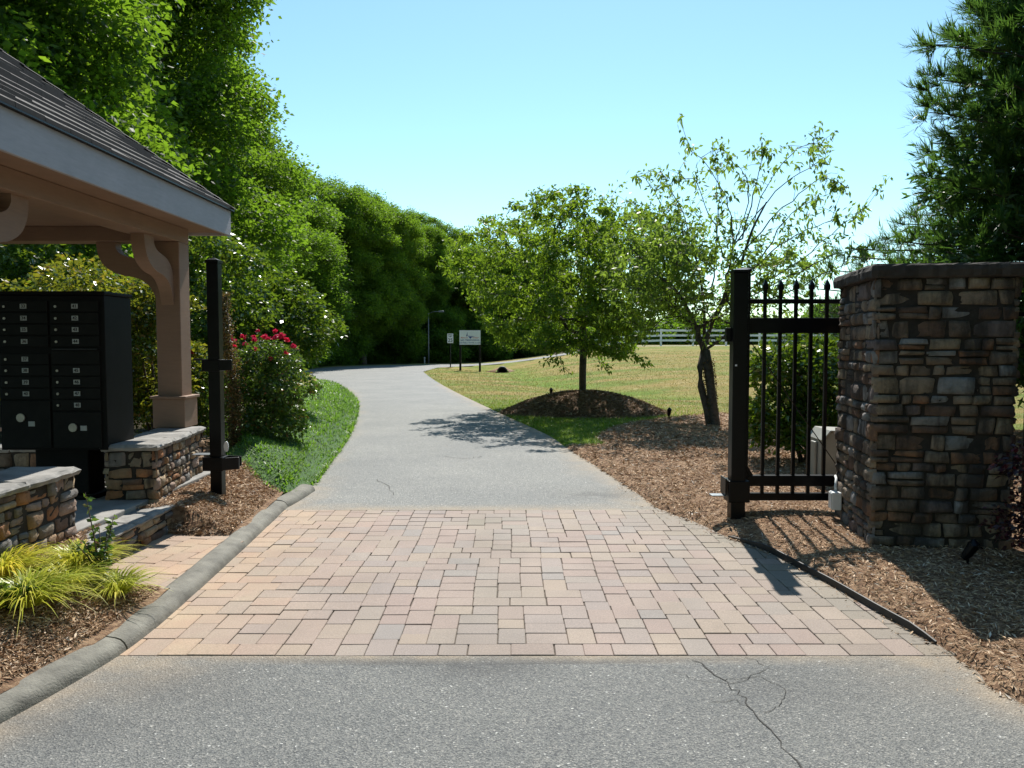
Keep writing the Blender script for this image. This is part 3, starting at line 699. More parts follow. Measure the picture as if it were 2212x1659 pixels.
# two low walls of the pavilion
wallA = stone_block('stone_wall', 'low stone wall under the left eave, nearest the striped grass', 'wall', (-3.38, 3.55, 0.2), math.radians(0), .4, 1.76, .50, 41, M['stone_tan'], M['flag'], .035, .05, 'frlb', cmin=.06, cmax=.105, lmin=.06, lmax=.18)
wallB = stone_block('stone_wall', 'low stone wall carrying the tan column beside the black post', 'wall', (-3.32, 6.40, 0.2), math.radians(7.2), .38, 1.45, .50, 47, M['stone_tan'], M['flag'], .035, .05, 'frlb', cmin=.06, cmax=.105, lmin=.06, lmax=.18)
wallC = stone_block('stone_wall', 'low dark stone wall behind the mailboxes', 'wall', (-6.1, 7.65, 0.2), 0, 2.4, .3, .32, 53, M['stone'], M['flag'], .03, .05, 'f')
land = stone_block('stone_step', 'low flagstone step at the pavilion opening', 'step', (-3.3, 5.12, 0.0), math.radians(0), .5, 1.3, .22, 59, M['stone_tan'], M['flag'], .02, .035, 'fr', cmin=.05, cmax=.09)

# ------------------------------------------------------------------ mailbox pavilion
pav = thing('mail_pavilion', 'tan timber pavilion with shingled hip roof sheltering the mailboxes', 'pavilion', (-4.6, 6.2, 0.0))
MB().box(-6.3, -3.0, 3.9, 8.2, -.1, .30).build('floor_slab', M['concrete'], pav, True, bevel=.01)
EX0, EX1, EY0, EY1, EZ0, EZ1 = -6.45, -2.93, 4.1, 8.28, 2.70, 2.955
# fascia: four boards
f = .03
MB().box(EX1-f, EX1, EY0, EY1, EZ0, EZ1).build('fascia', M['trim'], pav, True, bevel=.004)
MB().box(EX0, EX0+f, EY0, EY1, EZ0, EZ1).build('fascia', M['trim'], pav, True, bevel=.004)
MB().box(EX0+f+.002, EX1-f-.002, EY1-f, EY1, EZ0, EZ1).build('fascia', M['trim'], pav, True, bevel=.004)
MB().box(EX0+f+.002, EX1-f-.002, EY0, EY0+f, EZ0, EZ1).build('fascia', M['trim'], pav, True, bevel=.004)
MB().box(EX0+f+.003, EX1-f-.003, EY0+f+.003, EY1-f-.003, EZ0+.03, EZ0+.05).build('soffit', M['tan'], pav, True)
# beams
BZ0, BZ1 = 2.58, EZ0+.028
xr0, xr1, yf0, yf1 = -3.5, -3.26, 7.76, 8.0
MB().box(xr0, xr1, 4.4, yf1, BZ0, BZ1).build('beam', M['tan'], pav, True, bevel=.006)
MB().box(-6.14, -5.90, 4.4, yf1, BZ0, BZ1).build('beam', M['tan'], pav, True, bevel=.006)
MB().box(-5.898, xr0-.002, yf0, yf1-.002, BZ0+.002, BZ1).build('beam', M['tan'], pav, True, bevel=.006)
MB().box(-5.898, xr0-.002, 4.402, 4.64, BZ0+.002, BZ1).build('beam', M['tan'], pav, True, bevel=.006)
def column(cx, cy, z0, dirs):
    c = MB().box(cx-.12, cx+.12, cy-.12, cy+.12, z0+.3, BZ0-.001).build('column', M['tan'], pav, True, bevel=.008)
    MB().box(cx-.158, cx+.158, cy-.158, cy+.158, z0, z0+.285).build('plinth', M['tan'], c, True, bevel=.006)
    MB().box(cx-.178, cx+.178, cy-.178, cy+.178, z0+.286, z0+.312).build('moulding', M['tan'], c, True, bevel=.005)
    # ogee bracket profile: (out from column, down from beam)
    prof = []
    outer = [(0.0,-.62),(.02,-.55),(.05,-.46),(.11,-.385),(.19,-.345),(.28,-.325),(.36,-.29),(.43,-.23),(.47,-.15),(.485,-.08),(.49,0.0)]
    inner = [(.335,0.0),(.335,-.05),(.31,-.10),(.26,-.135),(.19,-.155),(.11,-.185),(.045,-.24),(0.0,-.33)]
    oc = crom(outer, k=3); ic = crom(inner, k=3); m = len(oc)
    for dx, dy in dirs:
        mb = MB(); hw = .062
        # strip between outer and inner curve, extruded sideways
        ici = [ic[int(round(k*(len(ic)-1)/(m-1)))] for k in range(m)][::-1]
        for side in (-hw, hw):
            for k in range(m):
                for p in (oc[k], ici[k]):
                    a = .121+p[0]*1.22; z = BZ0-.001+p[1]
                    mb.v.append((cx+dx*a+dy*side, cy+dy*a+dx*side, z))
        n2 = 2*m
        for k in range(m-1):
            a, b2, c2, d2 = 2*k, 2*k+1, 2*k+3, 2*k+2
            mb.f += [(a, b2, c2, d2), (n2+a, n2+d2, n2+c2, n2+b2), (a, d2, n2+d2, n2+a), (b2, n2+b2, n2+c2, c2)]
        mb.f += [(0, n2, n2+1, 1), (2*m-2, 2*m-1, n2+2*m-1, n2+2*m-2)]
        mb.build('bracket', M['tan'], c, True)
column(-3.38, 7.88, .752, [(0,-1), (-1,0)])
column(-3.38, 4.74, .752, [(0,1), (-1,0)])
column(-6.02, 7.88, .302, [(1,0), (0,-1)])
column(-6.02, 4.52, .302, [(1,0), (0,1)])
# hip roof built course by course
tabs = MB(); rr = random.Random(3); pitch = .755; half = (EX1-EX0)/2+.03; nco = 15
rx0, rx1, ry0, ry1 = EX0-.03, EX1+.03, EY0-.03, EY1+.03
def zr(d): return EZ1+.012+d*pitch
for k in range(nco):
    d0, d1 = half*k/nco, half*(k+1)/nco+.012
    for side in range(4):
        if side == 0: P = lambda t, d: (rx1-d, ry0+d+(ry1-ry0-2*d)*t, zr(d))
        if side == 1: P = lambda t, d: (rx0+d, ry1-d-(ry1-ry0-2*d)*t, zr(d))
        if side == 2: P = lambda t, d: (rx0+d+(rx1-rx0-2*d)*t, ry0+d, zr(d))
        if side == 3: P = lambda t, d: (rx1-d-(rx1-rx0-2*d)*t, ry1-d, zr(d))
        Ln = (ry1-ry0 if side < 2 else rx1-rx0)-2*d0; nt_ = max(1, int(Ln/.28)); off = rr.random()*.7/nt_
        cuts = [0]+[max(0, min(1, (j+rr.uniform(-.1,.1))/nt_+off)) for j in range(0 if off > .2/nt_ else 1, nt_)]+[1]; cuts = sorted(set(cuts))
        for t0, t1 in zip(cuts[:-1], cuts[1:]):
            if t1-t0 < .002: continue
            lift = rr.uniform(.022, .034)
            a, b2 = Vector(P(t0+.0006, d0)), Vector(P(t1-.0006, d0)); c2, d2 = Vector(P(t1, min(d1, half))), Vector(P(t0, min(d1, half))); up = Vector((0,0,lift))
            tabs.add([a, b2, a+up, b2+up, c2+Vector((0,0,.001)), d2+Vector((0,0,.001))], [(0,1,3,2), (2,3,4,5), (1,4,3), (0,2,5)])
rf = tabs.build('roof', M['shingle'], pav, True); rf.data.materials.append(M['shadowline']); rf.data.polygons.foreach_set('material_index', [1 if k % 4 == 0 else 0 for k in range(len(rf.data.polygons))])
# hip and ridge caps
mb = MB(); top = zr(half)
hips = [((rx1,ry0),(rx1-half,ry0+half)),((rx1,ry1),(rx1-half,ry1-half)),((rx0,ry0),(rx0+half,ry0+half)),((rx0,ry1),(rx0+half,ry1-half))]
for (a, b2) in hips:
    for k in range(16):
        t0, t1 = k/16, (k+1.25)/16; p = Vector((a[0]+(b2[0]-a[0])*t0, a[1]+(b2[1]-a[1])*t0, zr(half*t0)+.028)); q = Vector((a[0]+(b2[0]-a[0])*min(t1,1), a[1]+(b2[1]-a[1])*min(t1,1), zr(half*min(t1,1))+.016))
        s1 = Vector(((b2[1]-a[1]), -(b2[0]-a[0]), 0)).normalized()*.085; dn = Vector((0,0,-.04))
        mb.add([p-s1+dn, p, p+s1+dn, q-s1+dn, q, q+s1+dn], [(0,1,4,3), (1,2,5,4)])
mb.add([(rx1-half-.1, ry0+half, top-.02),(rx1-half, ry0+half, top+.03),(rx1-half+.1, ry0+half, top-.02),(rx1-half-.1, ry1-half, top-.02),(rx1-half, ry1-half, top+.03),(rx1-half+.1, ry1-half, top-.02)], [(0,1,4,3),(1,2,5,4)])
mb.build('ridge_cap', M['shingle'], rf, True)
MB().box(rx0, rx1, ry0, ry1, EZ1-.0, EZ1+.011).build('drip_edge', M['black'], rf, True)

# ------------------------------------------------------------------ cluster mailbox
MX0, MX1, MY, MZ0, MZ1 = -4.15, -3.285, 6.36, .72, 1.975
mail = thing('cluster_mailbox', 'dark cluster mailbox with sixteen numbered doors on a pedestal', 'mailbox', (-3.72, 6.58, .3))
MB().box(MX0, MX1, MY, MY+.45, MZ0, MZ1-.002).build('cabinet', M['cabinet'], mail, True, bevel=.006)
MB().box(MX0-.012, MX1+.012, MY-.015, MY+.465, MZ1, MZ1+.03).build('hood', M['cabinet'], mail, True, bevel=.008)
MB().box(-3.94, -3.5, MY+.1, MY+.36, .34, MZ0-.001).build('pedestal', M['cabinet'], mail, True, bevel=.01)
MB().box(-4.0, -3.44, MY+.04, MY+.42, .301, .339).build('base_plate', M['cabinet'], mail, True, bevel=.004)
def zpx(y): return 1.6-(y-738)*6.36/1700
cols = ((-4.128, -3.735, ['33','34','35','36','37','38','39','40'], [662,687.5,712,737.5,775.6,800,825.6,850.6]), (-3.715, -3.325, ['41','42','43','44','45','46','47','48'], [662,687.5,712,737.5,800,825,850,875]))
for x0, x1, nums, ys_ in cols:
    for n_, yy in zip(nums, ys_):
        z = zpx(yy); d = MB().box(x0, x1, MY-.012, MY-.001, z-.043, z+.043).build('door', M['door'], mail, True, bevel=.003)
        cxp = x0+.2; MB().box(cxp-.026, cxp+.026, MY-.0145, MY-.0125, z-.019, z+.019).build('number_plate', M['plate'], d, True)
        text_mesh(n_, .036, (cxp, MY-.016, z), M['ink'], d, 'number')
        MB().disc((x0+.045, z-.002), .010, MY-.019, MY-.0125, 14).build('lock', M['lock'], d, True)
# outgoing slot and parcel doors
d = MB().box(-3.715, -3.325, MY-.012, MY-.001, zpx(787), zpx(757)).build('outgoing_door', M['door'], mail, True, bevel=.003)
MB().box(-3.70, -3.34, MY-.03, MY-.012, zpx(757)+.002, zpx(757)+.016).build('slot_hood', M['ink'], d, True, bevel=.003)
for x0, x1, zt, (kx, kz), (qx, qz), nm in ((-4.128, -3.735, zpx(866), (-3.975, .985), (-3.89, .935), 'A'), (-3.715, -3.325, zpx(890), (-3.555, .905), (-3.47, .9), 'B')):
    d = MB().box(x0, x1, MY-.012, MY-.001, MZ0+.02, zt).build('parcel_door', M['door'], mail, True, bevel=.003)
    k = MB().disc((kx, kz), .034, MY-.022, MY-.0125, 24).build('parcel_lock', M['lock'], d, True)
    MB().box(qx-.026, qx+.026, MY-.0145, MY-.0125, qz-.02, qz+.02).build('number_plate', M['plate'], d, True)

# ------------------------------------------------------------------ left gate post with latch
bx, by, bz = -2.665, 7.08, .2
lp = thing('latch_post', 'black square steel post with two gate latches on the left', 'gate post', (bx, by, bz))
MB().box(bx-.052, bx+.052, by-.052, by+.052, bz-.3, 2.30).build('post', M['black'], lp, True, bevel=.006)
mb = MB(); mb.box(bx-.058, bx+.058, by-.058, by+.058, 2.3, 2.325)
mb.add([(bx-.055,by-.055,2.325),(bx+.055,by-.055,2.325),(bx+.055,by+.055,2.325),(bx-.055,by+.055,2.325),(bx,by,2.35)], [(0,1,4),(1,2,4),(2,3,4),(3,0,4)]); mb.build('post_cap', M['black'], lp, True)
l1 = MB().box(bx-.10, bx+.06, by-.075, by+.07, 1.335, 1.44).build('upper_latch', M['black'], lp, True, bevel=.006)
MB().box(bx+.055, bx+.175, by-.095, by-.06, 1.345, 1.44).build('latch_arm', M['black'], l1, True, bevel=.006)
MB().box(bx-.20, bx-.05, by-.03, by+.03, 1.43, 1.445).build('latch_arm', M['black'], l1, True, bevel=.003)
l2 = MB().box(bx-.11, bx+.075, by-.08, by+.075, .44, .565).build('lower_latch', M['black'], lp, True, bevel=.006)
MB().prism([(bx+.07,by-.10),(bx+.20,by-.03),(bx+.20,by+.0),(bx+.07,by-.06)], .45, .56, 'z').build('latch_arm', M['black'], l2, True, bevel=.004)
MB().prism([(bx+.03,by+.07),(bx+.20,by+.03),(bx+.20,by+.055),(bx+.03,by+.10)], .47, .56, 'z').build('latch_arm', M['black'], l2, True, bevel=.004)
MB().box(bx-.215, bx-.06, by-.05, by+.07, .578, .586, .0).build('latch_plate', M['steel'], l2, True, bevel=.002)
mb = MB().disc((bx+.088, .655), .021, by-.03, by-.018, 20, .048); mb.build('reflector', M['white'], lp, True)

# ------------------------------------------------------------------ right driveway gate
gx0, gy0 = 1.955, 6.80
gate = thing('driveway_gate', 'open black steel driveway gate with spear topped bars', 'gate', (gx0, gy0, .05))
MB().box(gx0-.062, gx0+.062, gy0-.062, gy0+.062, -.2, 2.19).build('post', M['black'], gate, True, bevel=.006)
def capm(x, y, z, w): 
    mb = MB(); mb.box(x-w, x+w, y-w, y+w, z, z+.022); mb.add([(x-w,y-w,z+.022),(x+w,y-w,z+.022),(x+w,y+w,z+.022),(x-w,y+w,z+.022),(x,y,z+.04)], [(0,1,4),(1,2,4),(2,3,4),(3,0,4)]); return mb
capm(gx0, gy0, 2.19, .07).build('post_cap', M['black'], gate, True)
LY = 6.98
MB().box(2.0, 2.095, LY-.045, LY+.045, .18, 2.215).build('stile', M['black'], gate, True, bevel=.005)
capm(2.048, LY, 2.215, .052).build('post_cap', M['black'], gate, True)
LX1 = 3.35
for z0, z1, t in ((1.935, 1.975, .02), (1.675, 1.81, .032), (.315, .41, .034), (.185, .25, .03)):
    MB().box(2.096, LX1, LY-t, LY+t, z0, z1).build('rail', M['black'], gate, True, bevel=.004)
for k in range(8):
    x = 2.235+k*.1365
    mb = MB().box(x-.014, x+.014, LY-.014, LY+.014, .2, 2.10)
    w = .021; mb.box(x-w, x+w, LY-w, LY+w, 2.06, 2.10); mb.add([(x-w,LY-w,2.1),(x+w,LY-w,2.1),(x+w,LY+w,2.1),(x-w,LY+w,2.1),(x,LY,2.155)], [(0,1,4),(1,2,4),(2,3,4),(3,0,4)])
    mb.build('picket', M['black'], gate, True)
MB().tube([(2.1, LY-.04, 1.60), (3.1, LY-.04, .2)], .0045, 6).build('tension_rod', M['black'], gate, True)
MB().box(gx0-.085, gx0+.10, gy0-.072, gy0+.10, .21, .40).build('lower_bracket', M['black'], gate, True, bevel=.008)
MB().box(gx0-.225, gx0-.09, gy0-.05, gy0+.05, .262, .27).build('stop_plate', M['steel'], gate, True)
MB().box(gx0-.112, gx0-.1, gy0-.06, gy0+.1, .27, .42).build('stop_tab', M['black'], gate, True)
MB().box(gx0-.105, gx0-.06, gy0+.0, gy0+.06, 1.60, 1.72).build('latch_tab', M['black'], gate, True, bevel=.003)
MB().prism([(2.096,.41),(2.15,.41),(2.096,.50)], LY-.02, LY+.02, 'y').build('gusset', M['black'], gate, True)
MB().box(gx0-.045, gx0-.028, gy0-.0645, gy0-.0625, 1.39, 1.405).build('sticker', M['white'], gate, True)

# fence right of the pillar
fen = thing('metal_fence', 'black steel picket fence beyond the stone pillar', 'fence', (3.85, 6.3, 0))
MB().box(3.80, 3.875, 6.26, 6.335, -.2, 2.0).build('post', M['black'], fen, True, bevel=.005)
MB().box(5.9, 5.975, 6.26, 6.335, -.2, 2.0).build('post', M['black'], fen, True, bevel=.005)
for z in (.25, 1.55, 1.8): MB().box(3.876, 5.899, 6.28, 6.315, z, z+.035).build('rail', M['black'], fen, True)
for k in range(15): x = 4.0+k*.125; MB().box(x-.01, x+.01, 6.287, 6.307, .12, 1.98).build('picket', M['black'], fen, True)

# small junction box and conduit on the pillar, utility cabinet, ground lights
a = math.radians(-10); ca, sa = math.cos(a), math.sin(a)
def pl(x, y): return (2.66+x*ca-y*sa, 5.76+x*sa+y*ca)
jx, jy_ = pl(-.055, .86); jb_ = thing('junction_box', 'small white junction box low on the stone pillar beside the gate', 'junction box', (jx, jy_, .18), a)
MB().box(-.05, .03, -.055, .055, 0, .15).build('housing', M['box_white'], jb_, bevel=.008)
MB().box(-.056, -.0505, -.05, .05, .008, .142).build('cover', M['box_white'], jb_, bevel=.002)
MB().tube([(0,.04,.15),(0,.05,.19),(.02,.12,.24),(.03,.2,.25)], .012, 8).build('conduit', M['box_white'], jb_, smooth=True)
ut = thing('utility_cabinet', 'pale green grey gate opener cabinet behind the black bars', 'utility box', (3.42, 8.3, .05))
MB().prism([(-.2,0),(.22,0),(.22,.60),(-.12,.62),(-.2,.52)], -.2, .2, 'y').build('housing', M['box_beige'], ut, bevel=.012)
MB().prism([(-.215,.53),(-.13,.635),(.235,.618),(.235,.60),(-.12,.62),(-.2,.52)], -.215, .215, 'y').build('lid', M['box_beige'], ut, bevel=.004)
MB().box(-.235, -.205, -.06, .06, 0.0, .5).build('conduit', M['box_beige'], ut, bevel=.01)
def spot(x, y, z, lab, s=1.0, rz=0):
    t = thing('ground_spotlight', lab, 'spotlight', (x, y, z), rz, 'garden spotlights')
    MB().tube([(0,0,-.05),(0,0,.09*s)], .01*s, 8).build('stake', M['black'], t)
    MB().tube([(0,.03*s,.08*s),(0,.0,.13*s),(0,-.04*s,.20*s)], [.028*s,.038*s,.046*s], 14).build('lamp_head', M['black'], t, smooth=False)
    MB().tube([(0,-.04*s,.20*s),(0,-.035*s,.245*s)], [.05*s,.01*s], 14).build('shroud', M['black'], t)
x, y, z = GT(1445, 908); spot(x, y, z+.02, 'small black ground spotlight in the mulch left of the leaning cherry')
x, y = 0.92, 18.5; spot(x, y, float(zmound(np.array([x]), np.array([y]))[0]), 'small black ground spotlight on the left side of the dark mound', .95)
x, y = G(2090, 1232, .05); spot(x, y, .06, 'black ground spotlight in the shade at the foot of the stone pillar', .85, 1.0)

# ------------------------------------------------------------------ plants
def leaves(P, A, L, W, droop=.15, curl=.12):
    """diamond leaves: P base points, A directions, L lengths"""
    n = len(P); A = A/np.linalg.norm(A, axis=1, keepdims=True)
    rnd = rng.normal(size=(n,3)); B = np.cross(A, rnd); B /= np.linalg.norm(B, axis=1, keepdims=True)+1e-9
    Nn = np.cross(A, B); L = np.broadcast_to(L, (n,))[:,None]; W = np.broadcast_to(W, (n,))[:,None]
    mid = P+A*L*.45; tip = P+A*L; tip[:,2] -= (droop*L[:,0])
    V = np.stack([P, mid+B*W*.5+Nn*W*curl, tip, mid-B*W*.5+Nn*W*curl], 1).reshape(-1,3)
    k = np.arange(n)*4
    F = np.concatenate([np.stack([k, k+1, k+2], 1), np.stack([k, k+2, k+3], 1)])
    return V, F
def flatup(V3, k):  # bias leaf planes to lie flat
    V3 = V3.copy(); V3[:,2] *= k; return V3
def rdir(n): d = rng.normal(size=(n,3)); return d/np.linalg.norm(d, axis=1, keepdims=True)
def field(P, s):  # cheap lumpy 3d field in -1..1
    return (np.sin(P[:,0]*s+1.3)*np.sin(P[:,1]*s*1.1+.7)+np.sin(P[:,1]*s*.9-P[:,2]*s*1.2)+np.sin(P[:,2]*s*1.3+P[:,0]*s*.8+2))/2.6
def lobes_of(seed, h, r, base, n, lr=(.26,.42), prof=None):
    q = random.Random(seed); out = []
    prof = prof or (lambda t: (math.sin(math.pi*min(1, .12+t*.80))**.6))
    for k in range(n):
        t = (k+.5)/n; t = min(1, max(0, t+q.uniform(-.06,.06))); a = k*2.399+q.uniform(-.5,.5); rad = r*prof(t)*q.uniform(.35,.78)
        lrad = r*q.uniform(*lr)*(.75+.35*prof(t)); z = base+lrad*.7+(h-base-lrad*1.5)*t
        out.append((rad*math.cos(a), rad*math.sin(a), z, lrad, lrad, lrad*q.uniform(.6,.85)))
    out.append((0, 0, h-r*.3, r*.36, r*.36, r*.3)); return out
def lobe_leaves(lobes, n, size, sprig=6, shell=.5, gap=.15, fs=2.5, outw=.6, spread=None, bottom=.35):
    Lb = np.array(lobes); w = (Lb[:,3]*Lb[:,4]+Lb[:,3]*Lb[:,5]); w = w/w.sum(); m = int(n/sprig*1.9)
    k = rng.choice(len(Lb), m, p=w); d = rdir(m); d[:,2] = np.where(d[:,2] < -.2, d[:,2]*bottom, d[:,2]); d /= np.linalg.norm(d, axis=1, keepdims=True)
    rad = 1-shell*rng.random(m)**1.6+.12*field(d*3+k[:,None], 2.0)
    P = Lb[k,:3]+d*Lb[k,3:6]*rad[:,None]
    keep = field(P, fs) > -1+gap*2
    for j in range(len(Lb)):
        q = ((P-Lb[j,:3])/Lb[j,3:6]); keep &= ~(((q**2).sum(1) < .45) & (k != j))
    P, d = P[keep][:n//sprig], d[keep][:n//sprig]
    m = len(P); sp = spread or size*1.6
    PP = np.repeat(P, sprig, 0)+rng.normal(0, sp*.5, (m*sprig,3))*np.array([1,1,.6]); DD = np.repeat(d, sprig, 0)*outw+rdir(m*sprig)*np.array([1,1,.55])
    return PP, DD
def crown_mesh(name, lobes, n, size, **kw):
    P, D = lobe_leaves(lobes, n, size, **kw)
    L = size*rng.uniform(.7, 1.35, len(P)); V, F = leaves(P, D, L, L*rng.uniform(.5,.75,len(P)))
    return np_mesh(name, V, F)
def limb_mb(h, r0, lobes, seed, base, nl=10, top=.82):
    q = random.Random(seed); mb = MB(); bend = [(q.uniform(-.12,.12), q.uniform(-.12,.12)) for _ in range(7)]
    path = [(bend[k][0]*k*.35, bend[k][1]*k*.35, h*top*k/6-.15*(k == 0)) for k in range(7)]; rad = [r0*(1.35 if k == 0 else 1-.8*k/6) for k in range(7)]
    mb.tube(path, rad, 9)
    for lb in q.sample(lobes, min(nl, len(lobes))):
        zs = min(h*top*.9, max(base*.6, lb[2]-q.uniform(.4, 1.6)*lb[3])); t = zs/(h*top); kk = min(5, int(t*6)); f = t*6-kk
        s = Vector(path[kk]).lerp(Vector(path[kk+1]), min(1, f)); e = Vector(lb[:3]); m1 = s.lerp(e, .5)+Vector((0,0,-.1*(e-s).length))
        rr0 = r0*(1-.8*t)*.55; mb.tube([s, s.lerp(m1, .5)*.5+s.lerp(m1,.5)*.5, m1, e], [rr0, rr0*.8, rr0*.55, rr0*.2], 6)
    return mb
class Proto:
    """crown and trunk meshes shared between trees of a kind"""
    def __init__(s, seed, h, r, base, nlobe, nleaf, size, r0, crown_mat, trunk_mat, prof=None, lr=(.26,.42), **kw):
        lb = lobes_of(seed, h, r, base, nlobe, lr, prof); s.h, s.r = h, r
        s.crown = crown_mesh('crown', lb, nleaf, size, **kw); s.crown.materials.append(crown_mat)
        mb = limb_mb(h, r0, lb, seed, base); s.trunk = bpy.data.meshes.new('trunk'); s.trunk.from_pydata(mb.v, [], mb.f); s.trunk.update(); s.trunk.materials.append(trunk_mat)
        s.trunk.polygons.foreach_set('use_smooth', [True]*len(s.trunk.polygons))
    def place(s, name, lab, cat, x, y, h, r, rz, z=None, group=None):
        t = thing(name, lab, cat, (x, y, H(x, y) if z is None else z), rz, group); t.scale = (r/s.r, r/s.r, h/s.h)
        for nm, me in (('crown', s.crown), ('trunk', s.trunk)):
            o = bpy.data.objects.new(nm, me); C.objects.link(o); o.parent = t
        return t
cone = lambda t: max(.25, (1-t*.55))*min(1, .6+t*2)
WP = [Proto(101, 13, 3.6, 1.2, 52, 150000, .12, .22, M['leaf_wood'], M['bark'], shell=.55, sprig=8, spread=.34, gap=.27, lr=(.17,.40)),
      Proto(202, 13, 3.6, .8, 58, 150000, .115, .20, M['leaf_wood'], M['bark'], shell=.5, sprig=8, spread=.3, prof=cone, gap=.27, lr=(.16,.36)),
      Proto(303, 13, 3.6, 1.6, 46, 140000, .13, .24, M['leaf_wood'], M['bark'], shell=.6, sprig=9, spread=.4, gap=.29, lr=(.18,.44))]
woods = [  # x, y, height, crown radius, proto, turn, label
 (-10.3,13.4,15.5,4.3,0,.4,'tall dark tree standing nearest behind the pavilion roof'),
 (-12.9,19.5,17.5,4.6,2,1.9,'very tall tree at the top left corner behind the roof hip'),
 (-11.9,25.0,17.0,4.9,0,3.0,'tallest leafy tree whose crown leaves the top of the photo beside the sky'),
 (-12.1,31.0,13.2,3.9,2,4.1,'bright topped woodland tree stepping down beside the tallest one'),
 (-12.6,37.5,10.8,3.7,2,5.0,'woodland tree with low round crown, third down the skyline'),
 (-14.0,46.8,12.0,4.9,0,.9,'woodland tree with broad domed top at mid skyline'),
 (-11.6,53.0,12.4,3.5,0,2.2,'woodland tree behind the far left bend of the drive'),
 (-10.6,61.5,12.6,3.4,2,3.3,'woodland tree rising just left of the lamp pole'),
 (-7.6,67.5,12.4,3.1,1,4.4,'woodland tree behind the lamp pole and speed sign'),
 (-3.2,70.5,10.4,3.1,0,5.6,'woodland tree directly behind the white sign board'),
 (0.6,73.5,9.6,3.2,2,1.2,'woodland tree just right of the sign board'),
 (4.2,78.5,8.6,3.0,1,2.9,'last small tree at the right end of the woods'),
 (-10.4,55.0,12.0,3.2,2,1.1,'slim woodland tree filling the gap left of the broad domed pair'),
 (-8.6,58.0,11.6,3.0,0,2.0,'slim woodland tree in the row above the far bend'),
 (-6.4,61.5,10.6,2.9,1,2.6,'bright woodland tree rising right behind the lamp pole'),
 (-3.9,64.5,9.6,2.7,2,3.4,'bright woodland tree between speed sign and notice board'),
 (-5.4,68.5,11.6,2.8,2,3.0,'woodland tree between lamp pole and notice board'),
 (-0.9,69.5,9.6,2.6,1,4.0,'woodland tree right above the notice board'),
 (2.6,74.0,8.8,2.8,2,0.3,'woodland tree behind the left side of the round cherry crown'),
 (-16.5,24.0,17.0,4.4,1,.2,'inner tree half hidden in the woods behind the tallest tree'),
 (-16.5,33.0,14.0,4.4,0,1.4,'inner tree half hidden behind the bright topped tree'),
 (-16.5,42.0,12.5,4.2,2,2.6,'inner tree half hidden behind the low round crown'),
 (-15.5,52.0,12.5,4.0,1,3.9,'inner tree half hidden behind the broad domed tree'),
 (-14.5,62.0,12.5,3.8,0,5.1,'inner tree half hidden behind the far bend'),
 (-9.8,76.0,12.5,3.6,2,.6,'inner tree half hidden behind the lamp pole trees'),
 (-4.5,80.0,11.0,3.6,1,1.8,'inner tree half hidden behind the sign board trees'),
 (-15.0,14.5,13.0,4.2,2,2.4,'leafy tree seen through the pavilion opening at far left')]
for x, y, h, r, p, a, lb in woods: WP[p].place('woodland_tree', lb, 'tree', x, y, h, r, a, group='trees of the woods left of the drive')
UP = Proto(404, 3.2, 1.7, -.5, 26, 42000, .12, .05, M['leaf_wood'], M['bark'], lr=(.28,.5), shell=.5, sprig=6, spread=.3, bottom=1.0)
under = [(-9.4,21.5,3.4,1.9,'dark understory bush at the wood edge right of the myrtle'),(-10.6,27.0,3.6,2.0,'understory bush in the deep shade below the tallest tree'),(-11.8,33.0,3.4,2.0,'understory bush below the bright topped tree'),
 (-13.0,40.0,3.6,2.1,'understory bush at the wood edge before the far bend'),(-13.6,46.5,3.6,2.1,'understory bush at the left end of the far bend'),(-12.2,54.0,3.6,2.0,'understory bush behind the far bend of the drive'),
 (-8.8,58.8,3.6,1.9,'understory bush left of the lamp pole'),(-5.4,60.5,3.6,1.9,'bright understory bush right behind the lamp pole'),(-2.0,62.5,3.2,1.8,'understory bush behind the two posts of the sign board'),
 (1.4,66.0,3.4,1.8,'bright understory bush right of the sign board'),(4.6,71.0,3.2,1.9,'understory bush left of the round cherry trunk'),(-11.0,58.5,3.8,2.1,'understory bush filling the dark gap left of the lamp pole'),(-7.2,64.0,3.8,2.1,'understory bush in deep shade behind the speed sign'),(-3.4,66.0,3.6,2.1,'understory bush in deep shade behind the notice board'),(-0.4,69.0,3.6,2.2,'understory bush in deep shade right of the notice board'),(2.9,70.5,3.6,2.1,'understory bush in deep shade left of the pale far verge'),(-13.8,51.0,3.8,2.2,'understory bush behind the outside of the far bend'),(6.8,74.5,3.2,2.0,'understory bush seen just left of the cherry trunk'),(-8.2,17.0,3.4,1.7,'understory bush behind the crape myrtle')]
for k, (x, y, h, r, lb) in enumerate(under): UP.place('understory_bush', lb, 'bush', x, y, h*(1.0, 1.5, 1.15, .85)[k % 4], r*1.2, k*1.7, group='bushes under the woodland edge')
DP = Proto(505, 8, 4.2, .5, 22, 16000, .42, .25, M['leaf_wood'], M['bark'], lr=(.3,.46), shell=.4, sprig=5, spread=.7)
dist = [(24,150,7.5,7,'far dark tree beyond the fence, just right of the round cherry trunk'),(33,155,8.6,7,'far tree beyond the fence under the round cherry crown'),(41,148,7.8,6.5,'far tree beyond the fence between the two cherries'),
 (49,160,8.2,7,'far tree beyond the fence left of the leaning cherry trunk'),(58,170,8.0,7,'far tree beyond the fence behind the leaning cherry trunk'),(66,165,11.5,6,'far round tree seen between the top bars of the gate'),
 (74,175,7.5,7,'far low tree seen through the middle gate bars'),(83,180,7.4,7,'far low tree seen next to the pillar through the gate'),(16,140,7.5,6.5,'far dark tree behind the left end of the white fence')]
for k, (x, y, h, r, lb) in enumerate(dist): DP.place('distant_tree', lb, 'tree', x, y, h, r, k*1.3, z=-1.5, group='distant trees beyond the white fence')

